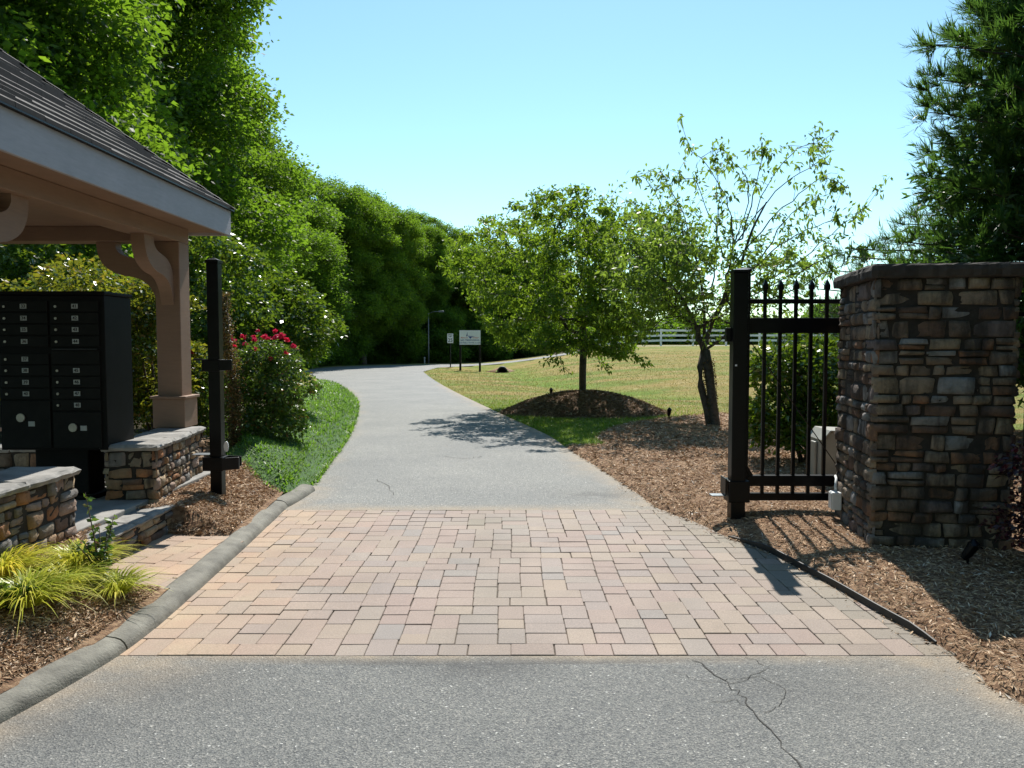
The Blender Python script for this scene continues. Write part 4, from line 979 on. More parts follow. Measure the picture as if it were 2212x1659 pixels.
# shrubs
def shrub(name, lab, cat, x, y, h, r, n, size, mat, seed, z=None, lr=(.28,.45), nl=18, base=.05, stems=5, prof=None, group=None, ry=None, **kw):
    zz = (H(x, y) if z is None else z); t = thing(name, lab, cat, (x, y, zz), 0, group)
    lb = lobes_of(seed, h, r, base, nl, lr, prof or (lambda t: math.sin(math.pi*min(1, .25+t*.6))**.5))
    link('foliage', crown_mesh('foliage', lb, n, size, **kw), mat, t)
    q = random.Random(seed); mb = MB()
    for k in range(stems):
        e = lb[q.randrange(len(lb))]; s = Vector((q.uniform(-.06,.06), q.uniform(-.06,.06), -.05)); e = Vector(e[:3])
        mb.tube([s, s.lerp(e, .5)+Vector((0,0,.08)), e], [.022*h/2, .015*h/2, .005], 6)
    mb.build('stems', M['bark'], t, smooth=True)
    if ry: t.scale = (1, ry, 1)
    return t, lb
shrub('crape_myrtle', 'tall glossy leaved shrub with white glints behind the black post', 'shrub', -5.0, 12.6, 3.35, 1.15, 15000, .085, M['leaf_gloss'], 61, nl=26, base=.4, shell=.5, spread=.14)
shrub('crape_myrtle', 'lower glossy leaved shrub on bare stems sloping towards the drive', 'shrub', -4.15, 13.9, 2.6, .95, 11000, .08, M['leaf_gloss'], 62, nl=20, base=.9, stems=8, shell=.5, spread=.14)
shrub('hedge_shrub', 'yellow green shrub with orange tips above the mailboxes', 'shrub', -5.45, 9.9, 2.45, 1.05, 15000, .065, M['leaf_tips'], 63, nl=24, shell=.45, spread=.11)
shrub('hedge_shrub', 'narrow yellow green shrub between mailboxes and tan column', 'shrub', -4.45, 9.9, 2.1, .55, 8000, .06, M['leaf_tips'], 64, nl=18, shell=.45, spread=.1)
shrub('hedge_shrub', 'dark green shrub deep behind the mailboxes at the left edge', 'shrub', -7.4, 11.2, 3.2, 1.3, 12000, .085, M['leaf_gloss'], 67, nl=22, shell=.45, spread=.14)
shrub('camellia_bush', 'glossy yellow green bush behind the open gate bars', 'bush', 3.62, 9.75, 1.62, .72, 11000, .075, M['leaf_camellia'], 65, nl=22, shell=.42, spread=.11)
shrub('burgundy_shrub', 'dark burgundy shrub at the right edge before the stone pillar', 'shrub', 3.72, 4.95, 1.22, .50, 9000, .04, M['leaf_red'], 66, nl=16, shell=.5, spread=.08)
def rose(x, y, h, r, n, seed, blooms, lab, small=False):
    t, lb = shrub('rose_bush', lab, 'rose bush', x, y, h, r, n, .048, M['leaf_rose'], seed, nl=16, shell=.5, spread=.08, lr=(.3,.5))
    q = random.Random(seed)
    for bxx, byy, bzz, s in blooms:
        P = []; A = []
        for k in range(26):
            a = q.uniform(0, 6.28); e = q.uniform(-.1, 1.3); P.append((bxx, byy, bzz)); A.append((math.cos(a)*math.cos(e), math.sin(a)*math.cos(e), math.sin(e)))
        P = np.array(P)+rng.normal(0, s*.25, (26,3)); V, F = leaves(P, np.array(A), np.full(26, s), s*.9, 0, .2)
        link('flower', np_mesh('flower', V, F), M['petal'], t)
    return t
rose(-3.22, 10.3, 1.42, .62, 13000, 71, [(-.42,-.15,1.40,.05),(-.36,-.2,1.37,.045),(.26,-.2,1.43,.055),(.33,-.18,1.38,.045),(.05,-.2,1.42,.04),(-.1,-.15,1.42,.035),(.35,-.3,1.22,.03),(.18,-.4,1.15,.028),(-.05,-.3,1.38,.035),(.12,-.28,1.40,.03),(-.22,-.22,1.42,.04),(.2,-.25,1.41,.038),(-.3,-.3,1.3,.03),(.0,-.42,1.27,.028),(.42,-.2,1.3,.04),(-.15,-.35,1.33,.03),(.1,.1,1.5,.035),(-.1,.0,1.5,.03)], 'rounded rose bush with pink flowers along its top beside the drive')
rose(-4.15, 10.4, 1.32, .38, 4500, 72, [(-.05,-.22,1.3,.05),(.02,-.25,1.2,.035),(.35,-.1,1.62,.03)], 'small rose bush with one pink bloom between column and black post')
# narrow vine column
vx, vy = -3.47, 9.6; vt = thing('climbing_vine', 'slim column of reddish brown foliage right behind the black post', 'vine', (vx, vy, H(vx, vy)))
n = 5200; tt = rng.random(n); P = np.stack([rng.normal(0,.045,n)+.05*np.sin(tt*5)+.04*(1-tt), rng.normal(0,.045,n), tt*1.95], 1)
V, F = leaves(P, rdir(n), .03*rng.uniform(.7,1.3,n), .02); link('foliage', np_mesh('foliage', V, F), M['leaf_vine'], vt)
MB().tube([(0.04,0,-.1),(.06,0,.9),(.0,0,1.9)], [.018,.014,.008], 7).build('stem', M['bark'], vt, smooth=True)

def blades(P, A, L, W, bend=.5, seg=3):
    n = len(P); A = A/np.linalg.norm(A, axis=1, keepdims=True); hz_ = A.copy(); hz_[:,2] = 0; hz_ /= np.linalg.norm(hz_, axis=1, keepdims=True)+1e-6
    B = np.stack([-hz_[:,1], hz_[:,0], 0*hz_[:,0]], 1); L = np.broadcast_to(L,(n,))[:,None]; W = np.broadcast_to(W,(n,))[:,None]
    rows = []
    for k in range(seg+1):
        t = k/seg; c = P+A*L*t*(1-.3*t*bend)+hz_*L*bend*.5*t*t; c[:,2] -= (L[:,0]*bend*.55*t*t); w = W*(1-t**1.5)*.5+W*.03
        rows += [c-B*w, c+B*w]
    V = np.stack(rows, 1).reshape(-1,3); m = 2*(seg+1); k0 = np.arange(n)*m
    F = np.concatenate([np.stack([k0+2*s, k0+2*s+1, k0+2*s+3, k0+2*s+2], 1) for s in range(seg)]); return V, F
def clump(name, lab, x, y, r, n, L, mat, seed):
    z = max(H(x, y), .07)+.02
    t = thing(name, lab, 'ornamental grass', (x, y, z), 0, 'yellow striped grass clumps'); a = rng.uniform(0, 2*np.pi, n); q = rng.random(n)**.6
    P = np.stack([np.cos(a)*q*r*.35, np.sin(a)*q*r*.35, 0*a], 1); e = np.radians(90-36*q+rng.normal(0,9,n)); A = np.stack([np.cos(a)*np.cos(e), np.sin(a)*np.cos(e), np.sin(e)], 1)
    V, F = blades(P, A, L*rng.uniform(.6,1.15,n), rng.uniform(.007,.013,n), .8, 5); link('blades', np_mesh('blades', V, F, True), mat, t)
g1 = G(60,1335,.15); g2 = G(150,1255,.2); g3 = G(255,1275,.15); g4 = G(10,1270,.2); g5 = G(125,1320,.12)
clump('striped_grass', 'yellow striped grass clump nearest the camera at the left edge', g1[0], g1[1], .3, 420, .36, M['liriope'], 1)
clump('striped_grass', 'yellow striped grass clump against the low stone wall', g2[0], g2[1]+.1, .28, 420, .36, M['liriope'], 2)
clump('striped_grass', 'yellow striped grass clump beside the brick walk', g3[0], g3[1]-.02, .2, 240, .32, M['liriope'], 3)
clump('striped_grass', 'yellow striped grass clump cut by the left edge of the photo', g4[0], g4[1], .28, 300, .36, M['liriope'], 4)
clump('striped_grass', 'yellow striped grass clump in the middle of the group', g5[0], g5[1]+.1, .26, 320, .34, M['liriope'], 5)
def sprigplant(lab, x, y, h, n, mat, seed, r=.14, size=.03):
    q = random.Random(seed); z = max(H(x,y), .08)+.01; t = thing('young_rose', lab, 'shrub', (x, y, z)); mb = MB(); P = []; A = []
    for k in range(n):
        a = q.uniform(0, 6.28); rr = r*q.uniform(.2, 1); hh = h*(1 if k == 0 else q.uniform(.3,.75)); e = Vector((rr*math.cos(a)*(.3 if k == 0 else 1), rr*math.sin(a), hh)); m_ = e*.5+Vector((0,0,.04)); mb.tube([(0,0,-.03), m_, e], [.005,.004,.002], 5)
        for j in range(26):
            tq = q.uniform(.2, 1); p = (Vector((0,0,0)).lerp(m_, tq*2) if tq < .5 else m_.lerp(e, tq*2-1)); P.append(tuple(p)); d = Vector((q.gauss(0,1), q.gauss(0,1), q.gauss(0.1,.4))); A.append(tuple(d))
    V, F = leaves(np.array(P), np.array(A), size*rng.uniform(.7,1.3,len(P)), size*.6); link('foliage', np_mesh('foliage', V, F), mat, t); mb.build('stems', M['bark'], t, smooth=True)
g = G(212,1282,.13); sprigplant('young rose with orange shoot tips between the striped grass clumps', g[0], g[1]+.04, .56, 11, M['leaf_rose'], 5, .17, .042)
g = G(30,1362,.12); sprigplant('low dark green seedling bush at the bottom of the left bed', g[0], g[1], .16, 12, M['leaf_camellia'], 6, .12, .04)

# juniper ground cover
jp = [G(*p, .08) for p in ((615,1062),(660,1045),(705,990),(748,935),(768,885),(764,855),(738,835),(690,826),(660,838),(600,880),(530,940),(480,985),(500,1020),(560,1050))]
jp = [tuple(p) for p in crom(jp+[jp[0]], k=4)][:-1]
def zj(x, y):
    e = edist(jp, x, y); return np.maximum(Hraw(x, y)[0], 0)+.02+.22*sm(e/.3)*(.8+.3*np.sin(x*5+y*2)*np.sin(y*4-x*2)*.5)
me, vs = patch(jp, .12, zj); jo = link('ground_cover', me, simple('juniper shade mat', (0.05,0.12,0.02), .9, .3, 20, bmp=1)); label(jo, 'bright green juniper ground cover along the left edge of the drive', 'ground cover', kind='stuff')
n = 70000; A_ = np.array(jp); lo, hi = A_.min(0), A_.max(0); x = rng.uniform(lo[0], hi[0], n*4); y = rng.uniform(lo[1], hi[1], n*4); k = inside(A_, x, y) | (edist(A_, x, y) < .05); k &= rng.random(n*4) < np.clip((9/y)**1.3, .2, 1)
x, y = x[k][:n], y[k][:n]; n = len(x); z = zj(x, y); a = rng.uniform(0, 2*np.pi, n); e = rng.uniform(.3, 1.3, n)
V, F = blades(np.stack([x, y, z-.03], 1), np.stack([np.cos(a)*np.cos(e), np.sin(a)*np.cos(e), np.sin(e)], 1), rng.uniform(.05,.11,n)*np.clip(y/11,1,1.7), rng.uniform(.014,.026,n)*np.clip(y/11,1,1.7), .3, 2)
link('sprays', np_mesh('sprays', V, F), M['juniper'], jo)

# lawn blades
def grass(lab, n, xlo, xhi, ylo, yhi, mat, L, W, mask=None, dens=None):
    x = rng.uniform(xlo, xhi, n*4); y = ylo+(yhi-ylo)*rng.random(n*4)**1.0; h, d = Hraw(x, y)
    k = (d > -.02) & ~inside(bed_right, x, y) & ~inside(mp_, x, y) & (np.abs(x/y) < .7)
    if mask is not None: k &= mask(x, y, d)
    x, y, h = x[k][:n], y[k][:n], h[k][:n]; n = len(x); a = rng.uniform(0, 2*np.pi, n); e = rng.uniform(.7, 1.5, n); s = np.clip(y/16, .8, 2.2)
    V, F = blades(np.stack([x, y, h-.005], 1), np.stack([np.cos(a)*np.cos(e), np.sin(a)*np.cos(e), np.sin(e)], 1), L*rng.uniform(.5,1.3,n)*s**.5, W*rng.uniform(.7,1.3,n)*s, .3, 2)
    o = link('grass', np_mesh('grass', V, F), mat); label(o, lab, 'grass', kind='stuff')
fin = lambda x, y, d: (x > np.interp(y, [0, 10, 20, 30, 50], [0, -1, -3, -6, -7])) & (rng.random(x.size) < np.exp(-(((x-1.0)/2.3)**2+((y-14)/4.6)**2)))
grass('lush green grass in the shade between drive and mulch mound', 60000, -2.5, 6, 9.5, 23, M['lawn_blade'], .075, .008, fin)
f2 = lambda x, y, d: (x > np.interp(y, [0, 10, 20, 30, 46, 52], [0, -1, -3, -4, -6, -3])) & (y < 52-.0*x) & (rng.random(x.size) < np.clip((16/y)**1.6, .1, 1))
grass('short dry straw coloured grass over the rising field', 60000, -6, 22, 13, 48, M['straw_blade'], .05, .009, f2)

# ------------------------------------------------------------------ branching trees
def grow(root, targets, seed, r_tip=.004, expo=2.3, stepn=3, sag=.0, anglepen=.35):
    """connect every target to the nearest grown node; radii by the pipe rule"""
    nodes = [np.array(p, float) for p in root]; par = [-1]+list(range(len(root)-1)); q = random.Random(seed)
    start = len(root)-1
    T = sorted([np.array(t, float) for t in targets], key=lambda t: np.linalg.norm(t-nodes[-1]))
    arr = np.array(nodes); tips = []
    for t in T:
        d = np.linalg.norm(arr-t, axis=1)
        below = np.maximum(0, arr[:,2]-t[2]+.0)*anglepen; dd_ = d+below; dd_[:max(0, start-1)] += 2.5
        j = int(np.argmin(dd_)); p0 = nodes[j]; prev = j
        for k in range(1, stepn+1):
            f = k/stepn; p = p0+(t-p0)*f; amp = np.linalg.norm(t-p0)*.07*math.sin(math.pi*f)
            p = p+np.array([q.gauss(0,amp), q.gauss(0,amp), q.gauss(0,amp)-sag*math.sin(math.pi*f)*np.linalg.norm(t-p0)])
            nodes.append(p); par.append(prev); prev = len(nodes)-1
        tips.append(prev); arr = np.array(nodes)
    n = len(nodes); w = [0.0]*n; ch = [0]*n
    for i_ in range(n-1, -1, -1):
        if w[i_] == 0: w[i_] = r_tip**expo
        if par[i_] >= 0: w[par[i_]] += w[i_] if ch[i_] == 0 or True else 0; ch[par[i_]] += 1
    rad = [v**(1/expo) for v in w]
    return nodes, par, rad, tips
def skel_mesh(nodes, par, rad, maxr=1e9, sides=5, r0=None):
    mb = MB()
    for i_, p in enumerate(par):
        if p < 0: continue
        ra, rb = min(rad[p], rad[i_]*1.25), rad[i_]
        mb.tube([nodes[p], nodes[i_]], [min(ra, maxr), min(rb, maxr)], 9 if rb > .03 else (6 if rb > .012 else 4), cap=False)
    return mb
def tip_leaves(nodes, par, rad, tips, per, size, hang=.5, back=2, jit=.03):
    P = []; A = []
    for t in tips:
        j = t
        for b_ in range(back):
            p = par[j]
            if p < 0: break
            a, c = nodes[p], nodes[j]
            for k in range(per):
                f = rng.random(); P.append(a+(c-a)*f); d = (c-a)/(np.linalg.norm(c-a)+1e-6)*.6+rng.normal(0,.7,3); d[2] -= hang; A.append(d)
            j = p
    P = np.array(P)+rng.normal(0, jit, (len(P), 3))*np.array([1, 1, .55]); A = np.array(A); L = size*rng.uniform(.65,1.3,len(P)); return leaves(P, A, L, L*.45, .12)
# round cherry
tx, ty = 1.60, 17.8; tz = float(zmound(np.array([tx]), np.array([ty]))[0])-.02
t1 = thing('cherry_tree', 'broad round cherry tree standing on the dark mulch mound', 'tree', (tx, ty, tz))
root = [(0,0,-.15),(0,0,.5),(.02,0,1.05),(.0,.02,1.35)]
T = []
while len(T) < 1500:
    a = rng.uniform(0, 2*np.pi); q_ = math.sqrt(rng.random()); R_ = 3.1 if math.cos(a) < 0 else 2.45; rr = R_*q_; e = q_**2
    top = 4.0-.45*e**3+.25*math.sin(a*3+1)+.2*math.sin(a*7+rr*3); bot = .95+.3*math.sin(a*2+2)*q_*(math.cos(a) > 0)+max(0, -rr*math.cos(a)-1.65)*1.3
    zz = rng.uniform(.8, 4.6)
    if not (bot < zz < top): continue
    x, y, z = rr*math.cos(a)-.1, rr*math.sin(a)*1.0, zz
    if x > 1.3 and z < 1.7: continue
    f = field(np.array([[x, y, z*2.2]]), 2.4)[0]
    if f < -.22 or (rr < .8 and z < 1.8): continue
    T.append((x, y, z))
T += [(.9,-.6,.95),(1.25,-.5,.72),(1.05,-.55,.8),(-.6,-.5,.75),(-.9,-.4,.7),(.5,-.4,.5),(.4,-.5,.62),(-.35,-.4,.45),(1.4,-.5,.6),(1.0,.2,.9)]
nd, pr, ra, tp = grow(root, T, 3, .0036, 2.05, 3)
sk = skel_mesh(nd, pr, [min(v, .125) for v in ra]); sk.build('trunk', M['bark_grey'], t1, smooth=True)
V, F = tip_leaves(nd, pr, ra, tp, 11, .10, .35, 3, .07); link('crown', np_mesh('crown', V, F), M['leaf_cherry'], t1)
# leaning sparse cherry
sx_, sy_ = 3.72, 14.6; sz_ = H(sx_, sy_)
t2 = thing('cherry_tree', 'thin sparse cherry tree with bare arching shoots left of the gate', 'tree', (sx_, sy_, sz_))
def S(px, py, dy=0.0):  # crown shape points read from the photo, put at the tree's own depth
    Y = sy_+dy; return ((px-1106)*Y/FPX-sx_, dy, CAMZ+(738-py)*Y/FPX-sz_)
root = [(.02,0,-.15),(-.02,0,.4),(-.1,.0,.9),(-.17,0,1.38)]
T = []
q = random.Random(12)
for k in range(520):  # denser left and lower part
    u_ = q.random(); px = q.gauss(1450, 75); py = q.gauss(575, 75)
    if 1290 < px < 1590 and 385 < py < 735: T.append(S(px, py, q.gauss(0, .8)))
for k in range(190):
    px, py = q.gauss(1655, 75), q.gauss(600, 65)
    if 1560 < px < 1810 and 470 < py < 720: T.append(S(px, py, q.gauss(0, .7)))
shoots = [[(1545,690),(1600,560),(1640,430),(1690,350),(1735,318),(1772,322)],[(1560,640),(1580,520),(1560,430),(1520,360),(1482,322)],[(1570,560),(1610,440),(1600,380),(1565,345)],[(1560,600),(1640,500),(1700,440),(1760,392),(1800,402)],
 [(1590,640),(1700,580),(1790,510),(1860,452)],[(1600,650),(1700,600),(1790,550),(1862,540)],[(1620,660),(1730,620),(1810,575),(1880,555)],[(1540,620),(1545,500),(1548,400),(1535,345)],[(1560,560),(1530,470),(1500,400),(1460,385)],
 [(1575,540),(1650,440),(1720,380),(1770,350)],[(1500,600),(1440,480),(1400,400),(1370,385)],[(1500,560),(1470,460),(1430,390),(1420,378)],[(1600,520),(1620,420),(1640,345),(1638,330)],[(1600,600),(1680,530),(1740,500),(1800,470)],[(1640,560),(1690,480),(1740,440)]]
lastpts = []
nd, pr, ra, tp = grow(root, T, 5, .0032, 2.2, 3)
for sh in shoots:
    dy = q.gauss(0, .6); pts = crom([S(px, py, dy*min(1, k*.4)) for k, (px, py) in enumerate(sh)], k=4)
    arr = np.array(nd); j = int(np.argmin(np.linalg.norm(arr-pts[0], axis=1)+np.maximum(0, arr[:,2]-pts[0][2]))); prev = j; m_ = len(pts)
    for k, p in enumerate(pts):
        p = p+np.array([q.gauss(0,.018), q.gauss(0,.02), q.gauss(0,.018)]); nd.append(p); pr.append(prev); ra.append(.011*(1-k/m_)+.0035); prev = len(nd)-1
        if k > m_*.25 and q.random() < .6:
            e_ = p+np.array([q.gauss(.08,.22), q.gauss(0,.2), q.gauss(.12,.16)]); mid_ = (p+e_)/2+np.array([0,0,.03])
            nd.append(mid_); pr.append(prev); ra.append(.004); nd.append(e_); pr.append(len(nd)-2); ra.append(.0028); lastpts.append(e_)
            if q.random() < .5: lastpts.append(mid_)
        if k > m_*.35 and q.random() < .32: lastpts.append(p)
    lastpts += [pts[-1], pts[-1], pts[-2]]
# main limbs drawn in
def limb(pts, r0, r1):
    j = 3; prev = j; P = crom(pts, k=4)
    for k, p in enumerate(P): nd.append(np.array(p)); pr.append(prev); ra.append(r0+(r1-r0)*k/len(P)); prev = len(nd)-1
limb([(-.17,0,1.4), S(1540,690), S(1590,590,.1), S(1620,500,.15), S(1650,440,.2)], .045, .012)
limb([(-.17,0,1.4), S(1500,700), S(1460,630,-.2), S(1400,580,-.3), S(1350,520,-.3)], .042, .012)
limb([(-.17,0,1.4), S(1520,680,.2), S(1510,600,.3), S(1490,520,.4)], .036, .01)
limb([(-.17,0,1.4), S(1560,730,-.2), S(1590,700,-.3)], .03, .015)
ra = [min(v, .085) for v in ra]; sk = skel_mesh(nd, pr, ra)
sk.tube([(-.17,.03,1.4),(-.22,.04,1.1),(-.2,.05,.75),(-.08,.03,.3),(-.02,.02,0.0),(0,.02,-.15)], [.05,.06,.065,.07,.085,.11], 9)
sk.tube([(-.12,-.03,1.42),(-.07,-.02,1.1),(-.03,-.03,.7),(0.02,-.02,.3),(.06,0,0),(.08,0,-.15)], [.06,.075,.08,.09,.11,.13], 10)
sk.build('trunk', M['bark_grey'], t2, smooth=True)
V1, F1 = tip_leaves(nd, pr, ra, tp, 8, .10, .4, 2, .07)
P = np.repeat(np.array(lastpts), 7, 0)+rng.normal(0,.05,(len(lastpts)*7,3)); A = rng.normal(0,.7,P.shape); A[:,2] -= .5
V2, F2 = leaves(P, A, .12*rng.uniform(.7,1.3,len(P)), .05)
link('crown', np_mesh('crown', np.concatenate([V1, V2]), np.concatenate([F1, F2+len(V1)])), M['leaf_cherry2'], t2)
# bare ivy texture on its trunk
n = 900; zz = rng.random(n)*1.25; aa = rng.uniform(0, 6.28, n); P = np.stack([.03-.09*zz+np.cos(aa)*.11, np.sin(aa)*.1, zz], 1); V, F = leaves(P, rdir(n), .035*rng.uniform(.6,1.2,n), .025); link('ivy', np_mesh('ivy', V, F), M['leaf_vine'], t2)

# cedar behind the pillar
cx_, cy_ = 8.85, 11.6; ct = thing('cedar_tree', 'large feathery dark green conifer towering behind the stone pillar', 'tree', (cx_, cy_, H(cx_, cy_)))
q = random.Random(77); P = []; A = []; mb = MB(); hh_ = 10.6
mb.tube([(0,0,-.2),(.05,0,3),(0,.05,6),(0,0,10.2)], [.28,.22,.14,.03], 10)
for k in range(520):
    z = .8+(hh_-1.6)*(k/520)**1.05; a = k*2.399; rmax = 4.75*(1-(z/hh_)**1.3)*(.88+.12*math.sin(a*2+z*1.3))*q.uniform(.78,1.06)*min(1, .8+z*.2); 
    pts = []
    for j in range(7):
        f = j/6; pts.append(Vector((math.cos(a)*rmax*f, math.sin(a)*rmax*f, z+rmax*(.12*f-.22*f*f+.16*f**3))))
    mb.tube(pts, [.03*(1-f/7)+.004 for f in range(7)], 5, cap=False)
    ntuft = 7 if math.cos(a) < .4 else 2
    for s in range(ntuft):
        f = (.42+.58*(s+1)/ntuft) if s < ntuft-1 else 1.0
        jj = min(5, int(f*6-1e-6)); b_ = pts[jj].lerp(pts[jj+1], min(1.0, f*6-jj))+Vector((q.gauss(0,.13)*(f < 1), q.gauss(0,.13)*(f < 1), q.gauss(0,.08)))
        d0 = Vector((math.cos(a), math.sin(a), q.uniform(.0,.5)))+Vector((q.gauss(0,.3), q.gauss(0,.3), 0)); d0.normalize()
        for u_ in range(13 if math.cos(a) < .4 else 8):
            e0 = (d0+Vector((q.gauss(0,.55), q.gauss(0,.55), q.gauss(0,.42)))).normalized(); L0 = q.uniform(.12,.34)
            for g_ in range(9):
                tt_ = q.random(); P.append(tuple(b_+e0*L0*tt_)); A.append((e0.x+q.gauss(0,.32), e0.y+q.gauss(0,.32), e0.z+q.gauss(0.08,.3)))
P = np.array(P); A = np.array(A); n = len(P)
V, F = blades(P, A, rng.uniform(.09,.19,n), rng.uniform(.013,.022,n), -.25, 2); lbc = [(math.cos(k*2.4)*1.7*(1-(k/26)), math.sin(k*2.4)*1.7*(1-(k/26)), 1.0+8.6*k/26, 1.9*(1-.65*k/26), 1.9*(1-.65*k/26), .9) for k in range(26)]
Pi, Di = lobe_leaves(lbc, 40000, .2, sprig=6, shell=.6, spread=.3); Vi, Fi = leaves(Pi, Di, .2*rng.uniform(.7,1.3,len(Pi)), .06)
Fi4 = np.column_stack([np.arange(len(Pi))*4+k for k in range(4)])
link('crown', np_mesh('crown', np.concatenate([V, Vi]), np.concatenate([F, Fi4+len(V)])), M['needle'], ct); mb.build('trunk', M['bark'], ct, smooth=True)

def dup(root, loc, rz, lab, grp, sc=(1,1,1)):
    r = root.copy(); C.objects.link(r); r.location = loc; r.rotation_euler = (0,0,rz); r.scale = sc; r['label'] = lab; r['group'] = grp
    for ch in list(root.children): c_ = ch.copy(); C.objects.link(c_); c_.parent = r
ct['group'] = 'conifers along the entrance'
dup(ct, (8.6, 4.6, 0), 2.0, 'feathery conifer added unseen beside the entrance to block sky light', 'conifers along the entrance')  # two unseen conifers added to cut sky light on the foreground
dup(ct, (8.2, -2.6, 0), 3.7, 'feathery conifer added unseen behind the viewpoint, right, to block sky light', 'conifers along the entrance')
WP[0].place('sky_blocker_tree', 'unseen tree added behind the viewpoint, pavilion side, to block sky light', 'tree', -8.5, -5.5, 14, 4.2, 1.0, group='unseen trees added to block sky light')  # four unseen trees added behind the camera to deepen foreground shade
WP[2].place('sky_blocker_tree', 'unseen tree added behind the viewpoint, left, to block sky light', 'tree', -3.6, -12.5, 15, 4.6, 2.0, group='unseen trees added to block sky light')
WP[1].place('sky_blocker_tree', 'unseen tree added behind the viewpoint, centre, to block sky light', 'tree', 3.2, -12.0, 15, 4.6, 3.0, group='unseen trees added to block sky light')
WP[0].place('sky_blocker_tree', 'unseen tree added behind the viewpoint, right, to block sky light', 'tree', 10.5, -10.0, 15, 4.6, 4.0, group='unseen trees added to block sky light')
# ------------------------------------------------------------------ signs and far things
def at(px, Z): return (px-1106)*Z/FPX
sgz = H(at(1015,45), 45)
sg = thing('notice_sign', 'white notice board on two black posts on the far lawn', 'sign', (at(1015.5,45), 45, sgz)); sx0 = sg.location.x
zt, zb = CAMZ+(738-713.5)*45/FPX, CAMZ-(744.5-738)*45/FPX
MB().box(sx0-.60, sx0+.60, 44.93, 44.96, zb, zt).build('board', M['signface'], sg, True)
for s in (-1, 1): MB().box(sx0+s*.56-.06, sx0+s*.56+.06, 44.965, 45.085, sgz-.2, zt-.02).build('post', M['black'], sg, True)
zc = (zt+zb)/2; hh = zt-zb
text_mesh('PRIVATE', .105, (sx0-.33, 44.928, zc-.02), M['red'], sg, 'lettering'); text_mesh('STREET', .105, (sx0+.33, 44.928, zc-.02), M['red'], sg, 'lettering')
text_mesh('NO TRESPASSING', .135, (sx0, 44.928, zc-.16), M['blue'], sg, 'lettering'); text_mesh('NO PUBLIC WATER ACCESS', .095, (sx0, 44.928, zc-.31), M['blue'], sg, 'lettering')
mb = MB(); mb.add([(sx0-.22,44.926,zc+.06),(sx0-.14,44.926,zc+.08),(sx0-.145,44.926,zc+.32)], [(0,1,2)]); mb.add([(sx0-.1,44.926,zc+.05),(sx0+.28,44.926,zc+.05),(sx0+.1,44.926,zc+.01),(sx0+.03,44.926,zc-.08)], [(0,3,2,1)]); mb.add([(sx0-.12,44.926,zc+.1),(sx0+.3,44.926,zc+.075),(sx0-.12,44.926,zc+.07)], [(0,2,1)]); mb.build('boat_emblem', M['blue'], sg, True)
sp = thing('speed_sign', 'white speed limit 25 sign on a black pole left of the notice board', 'sign', (at(973,49), 49, H(at(973,49),49))); px0 = sp.location.x
z1, z0 = CAMZ+(738-720.5)*49/FPX, CAMZ-(741-738)*49/FPX
MB().box(px0-.185, px0+.185, 48.95, 48.965, z0, z1).build('plate', M['signface'], sp, True)
MB().tube([(px0,49,-.5),(px0,49,z1-.02)], .035, 8).build('pole', M['black'], sp, True)
zc = (z0+z1)/2; text_mesh('SPEED', .10, (px0, 48.948, z1-.09), M['ink'], sp, 'lettering'); text_mesh('LIMIT', .10, (px0, 48.948, z1-.19), M['ink'], sp, 'lettering'); text_mesh('25', .30, (px0, 48.948, z0+.17), M['ink'], sp, 'lettering')
lx = at(926, 57.5); lmp = thing('street_lamp', 'slim grey lamp pole with short arm at the far bend', 'street lamp', (lx, 57.5, 0))
MB().tube([(lx,57.5,-.3),(lx,57.5,3.7)], [.05,.032], 10).build('pole', M['pole'], lmp, True, True)
MB().tube([(lx,57.5,3.62),(lx+.35,57.5,3.78),(lx+.75,57.5,3.8)], .018, 8).build('arm', M['pole'], lmp, True, True)
MB().prism([(lx+.7,3.74),(lx+1.15,3.74),(lx+1.1,3.86),(lx+.75,3.86)], 57.42, 57.58, 'y').build('lamp_head', M['pole'], lmp, True, bevel=.02)
bl = thing('bollard', 'short pale marker post beside the lamp pole', 'bollard', (at(917,56.6), 56.6, 0)); b0 = bl.location.x
MB().tube([(b0,56.6,-.2),(b0,56.6,.38)], .05, 10).build('post', M['box_beige'], bl, True, True); MB().tube([(b0,56.6,.381),(b0,56.6,.46),(b0,56.6,.5)], [.075,.07,.02], 10).build('post_cap', M['box_beige'], bl, True, True)
x, y, z = GT(1085, 805); cv = thing('drain_pipe', 'black drain pipe mouth in the lawn swale', 'drain pipe', (x, y, z))
mb = MB(); n = 20; R0, R1 = .29, .22
ring = lambda r, yy: [(r*math.cos(2*math.pi*k/n), yy, .06+r*math.sin(2*math.pi*k/n)) for k in range(n)]
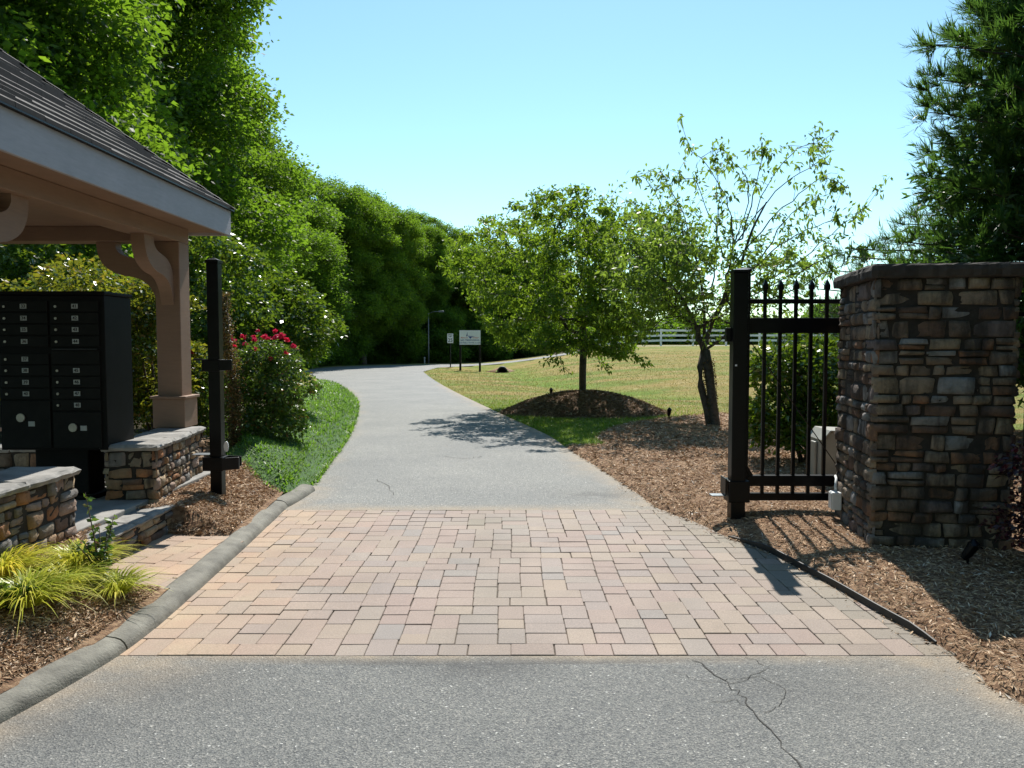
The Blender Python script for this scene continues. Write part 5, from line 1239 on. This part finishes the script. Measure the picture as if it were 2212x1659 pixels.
mb.v += ring(R0, -.25)+ring(R1, -.25)+ring(R1, .7)+ring(R0, .7)
for a_, b_ in ((0,1),(1,2),(3,0)): mb.f += [(a_*n+k, a_*n+(k+1)%n, b_*n+(k+1)%n, b_*n+k) for k in range(n)]
mb.f.append(tuple(2*n+k for k in range(n))); mb.build('pipe', M['pipe'], cv)
mb = MB(); vs = []; 
for k in range(13):
    a_ = math.pi*k/12
    for r_, yy in ((.30,-.2),(.34,.3),(.8,1.6)): vs.append((r_*math.cos(a_)*1.3, yy, -.05+(r_ if r_ < .5 else .12)*math.sin(a_)*1.1))
mb.add(vs, [(3*k+j, 3*k+j+1, 3*k+j+4, 3*k+j+3) for k in range(12) for j in range(2)]); mb.build('earth_cover', M['mulch'], cv, smooth=True)

# white three-rail fence on the crest
FP = [(6.3, 59.5), (14, 61.0), (24, 60.0), (36, 59.0)]
wf = thing('rail_fence', 'white three rail fence along the crest of the field', 'fence', (6.3, 59.5, H(6.3, 59.5)))
pts = []; 
for (a_, b_) in zip(FP[:-1], FP[1:]):
    L = math.dist(a_, b_); m_ = int(round(L/2.44))
    pts += [(a_[0]+(b_[0]-a_[0])*k/m_, a_[1]+(b_[1]-a_[1])*k/m_) for k in range(m_)]
pts.append(FP[-1]); zs_ = [H(*p) for p in pts]
for (x, y), z in zip(pts, zs_): MB().box(x-.065, x+.065, y-.065, y+.065, z-.2, z+1.32).build('post', M['white'], wf, True)
for k_ in range(3):
    zz = (1.12, .74, .36)[k_]
    for (x, y), z, (x2, y2), z2 in zip(pts[:-1], zs_[:-1], pts[1:], zs_[1:]):
        MB().add([(x, y-.09, z+zz), (x2, y2-.09, z2+zz), (x2, y2-.07, z2+zz), (x, y-.07, z+zz), (x, y-.09, z+zz+.15), (x2, y2-.09, z2+zz+.15), (x2, y2-.07, z2+zz+.15), (x, y-.07, z+zz+.15)],
                 [(3,2,1,0),(4,5,6,7),(0,1,5,4),(1,2,6,5),(2,3,7,6),(3,0,4,7)]).build('rail', M['white'], wf, True)
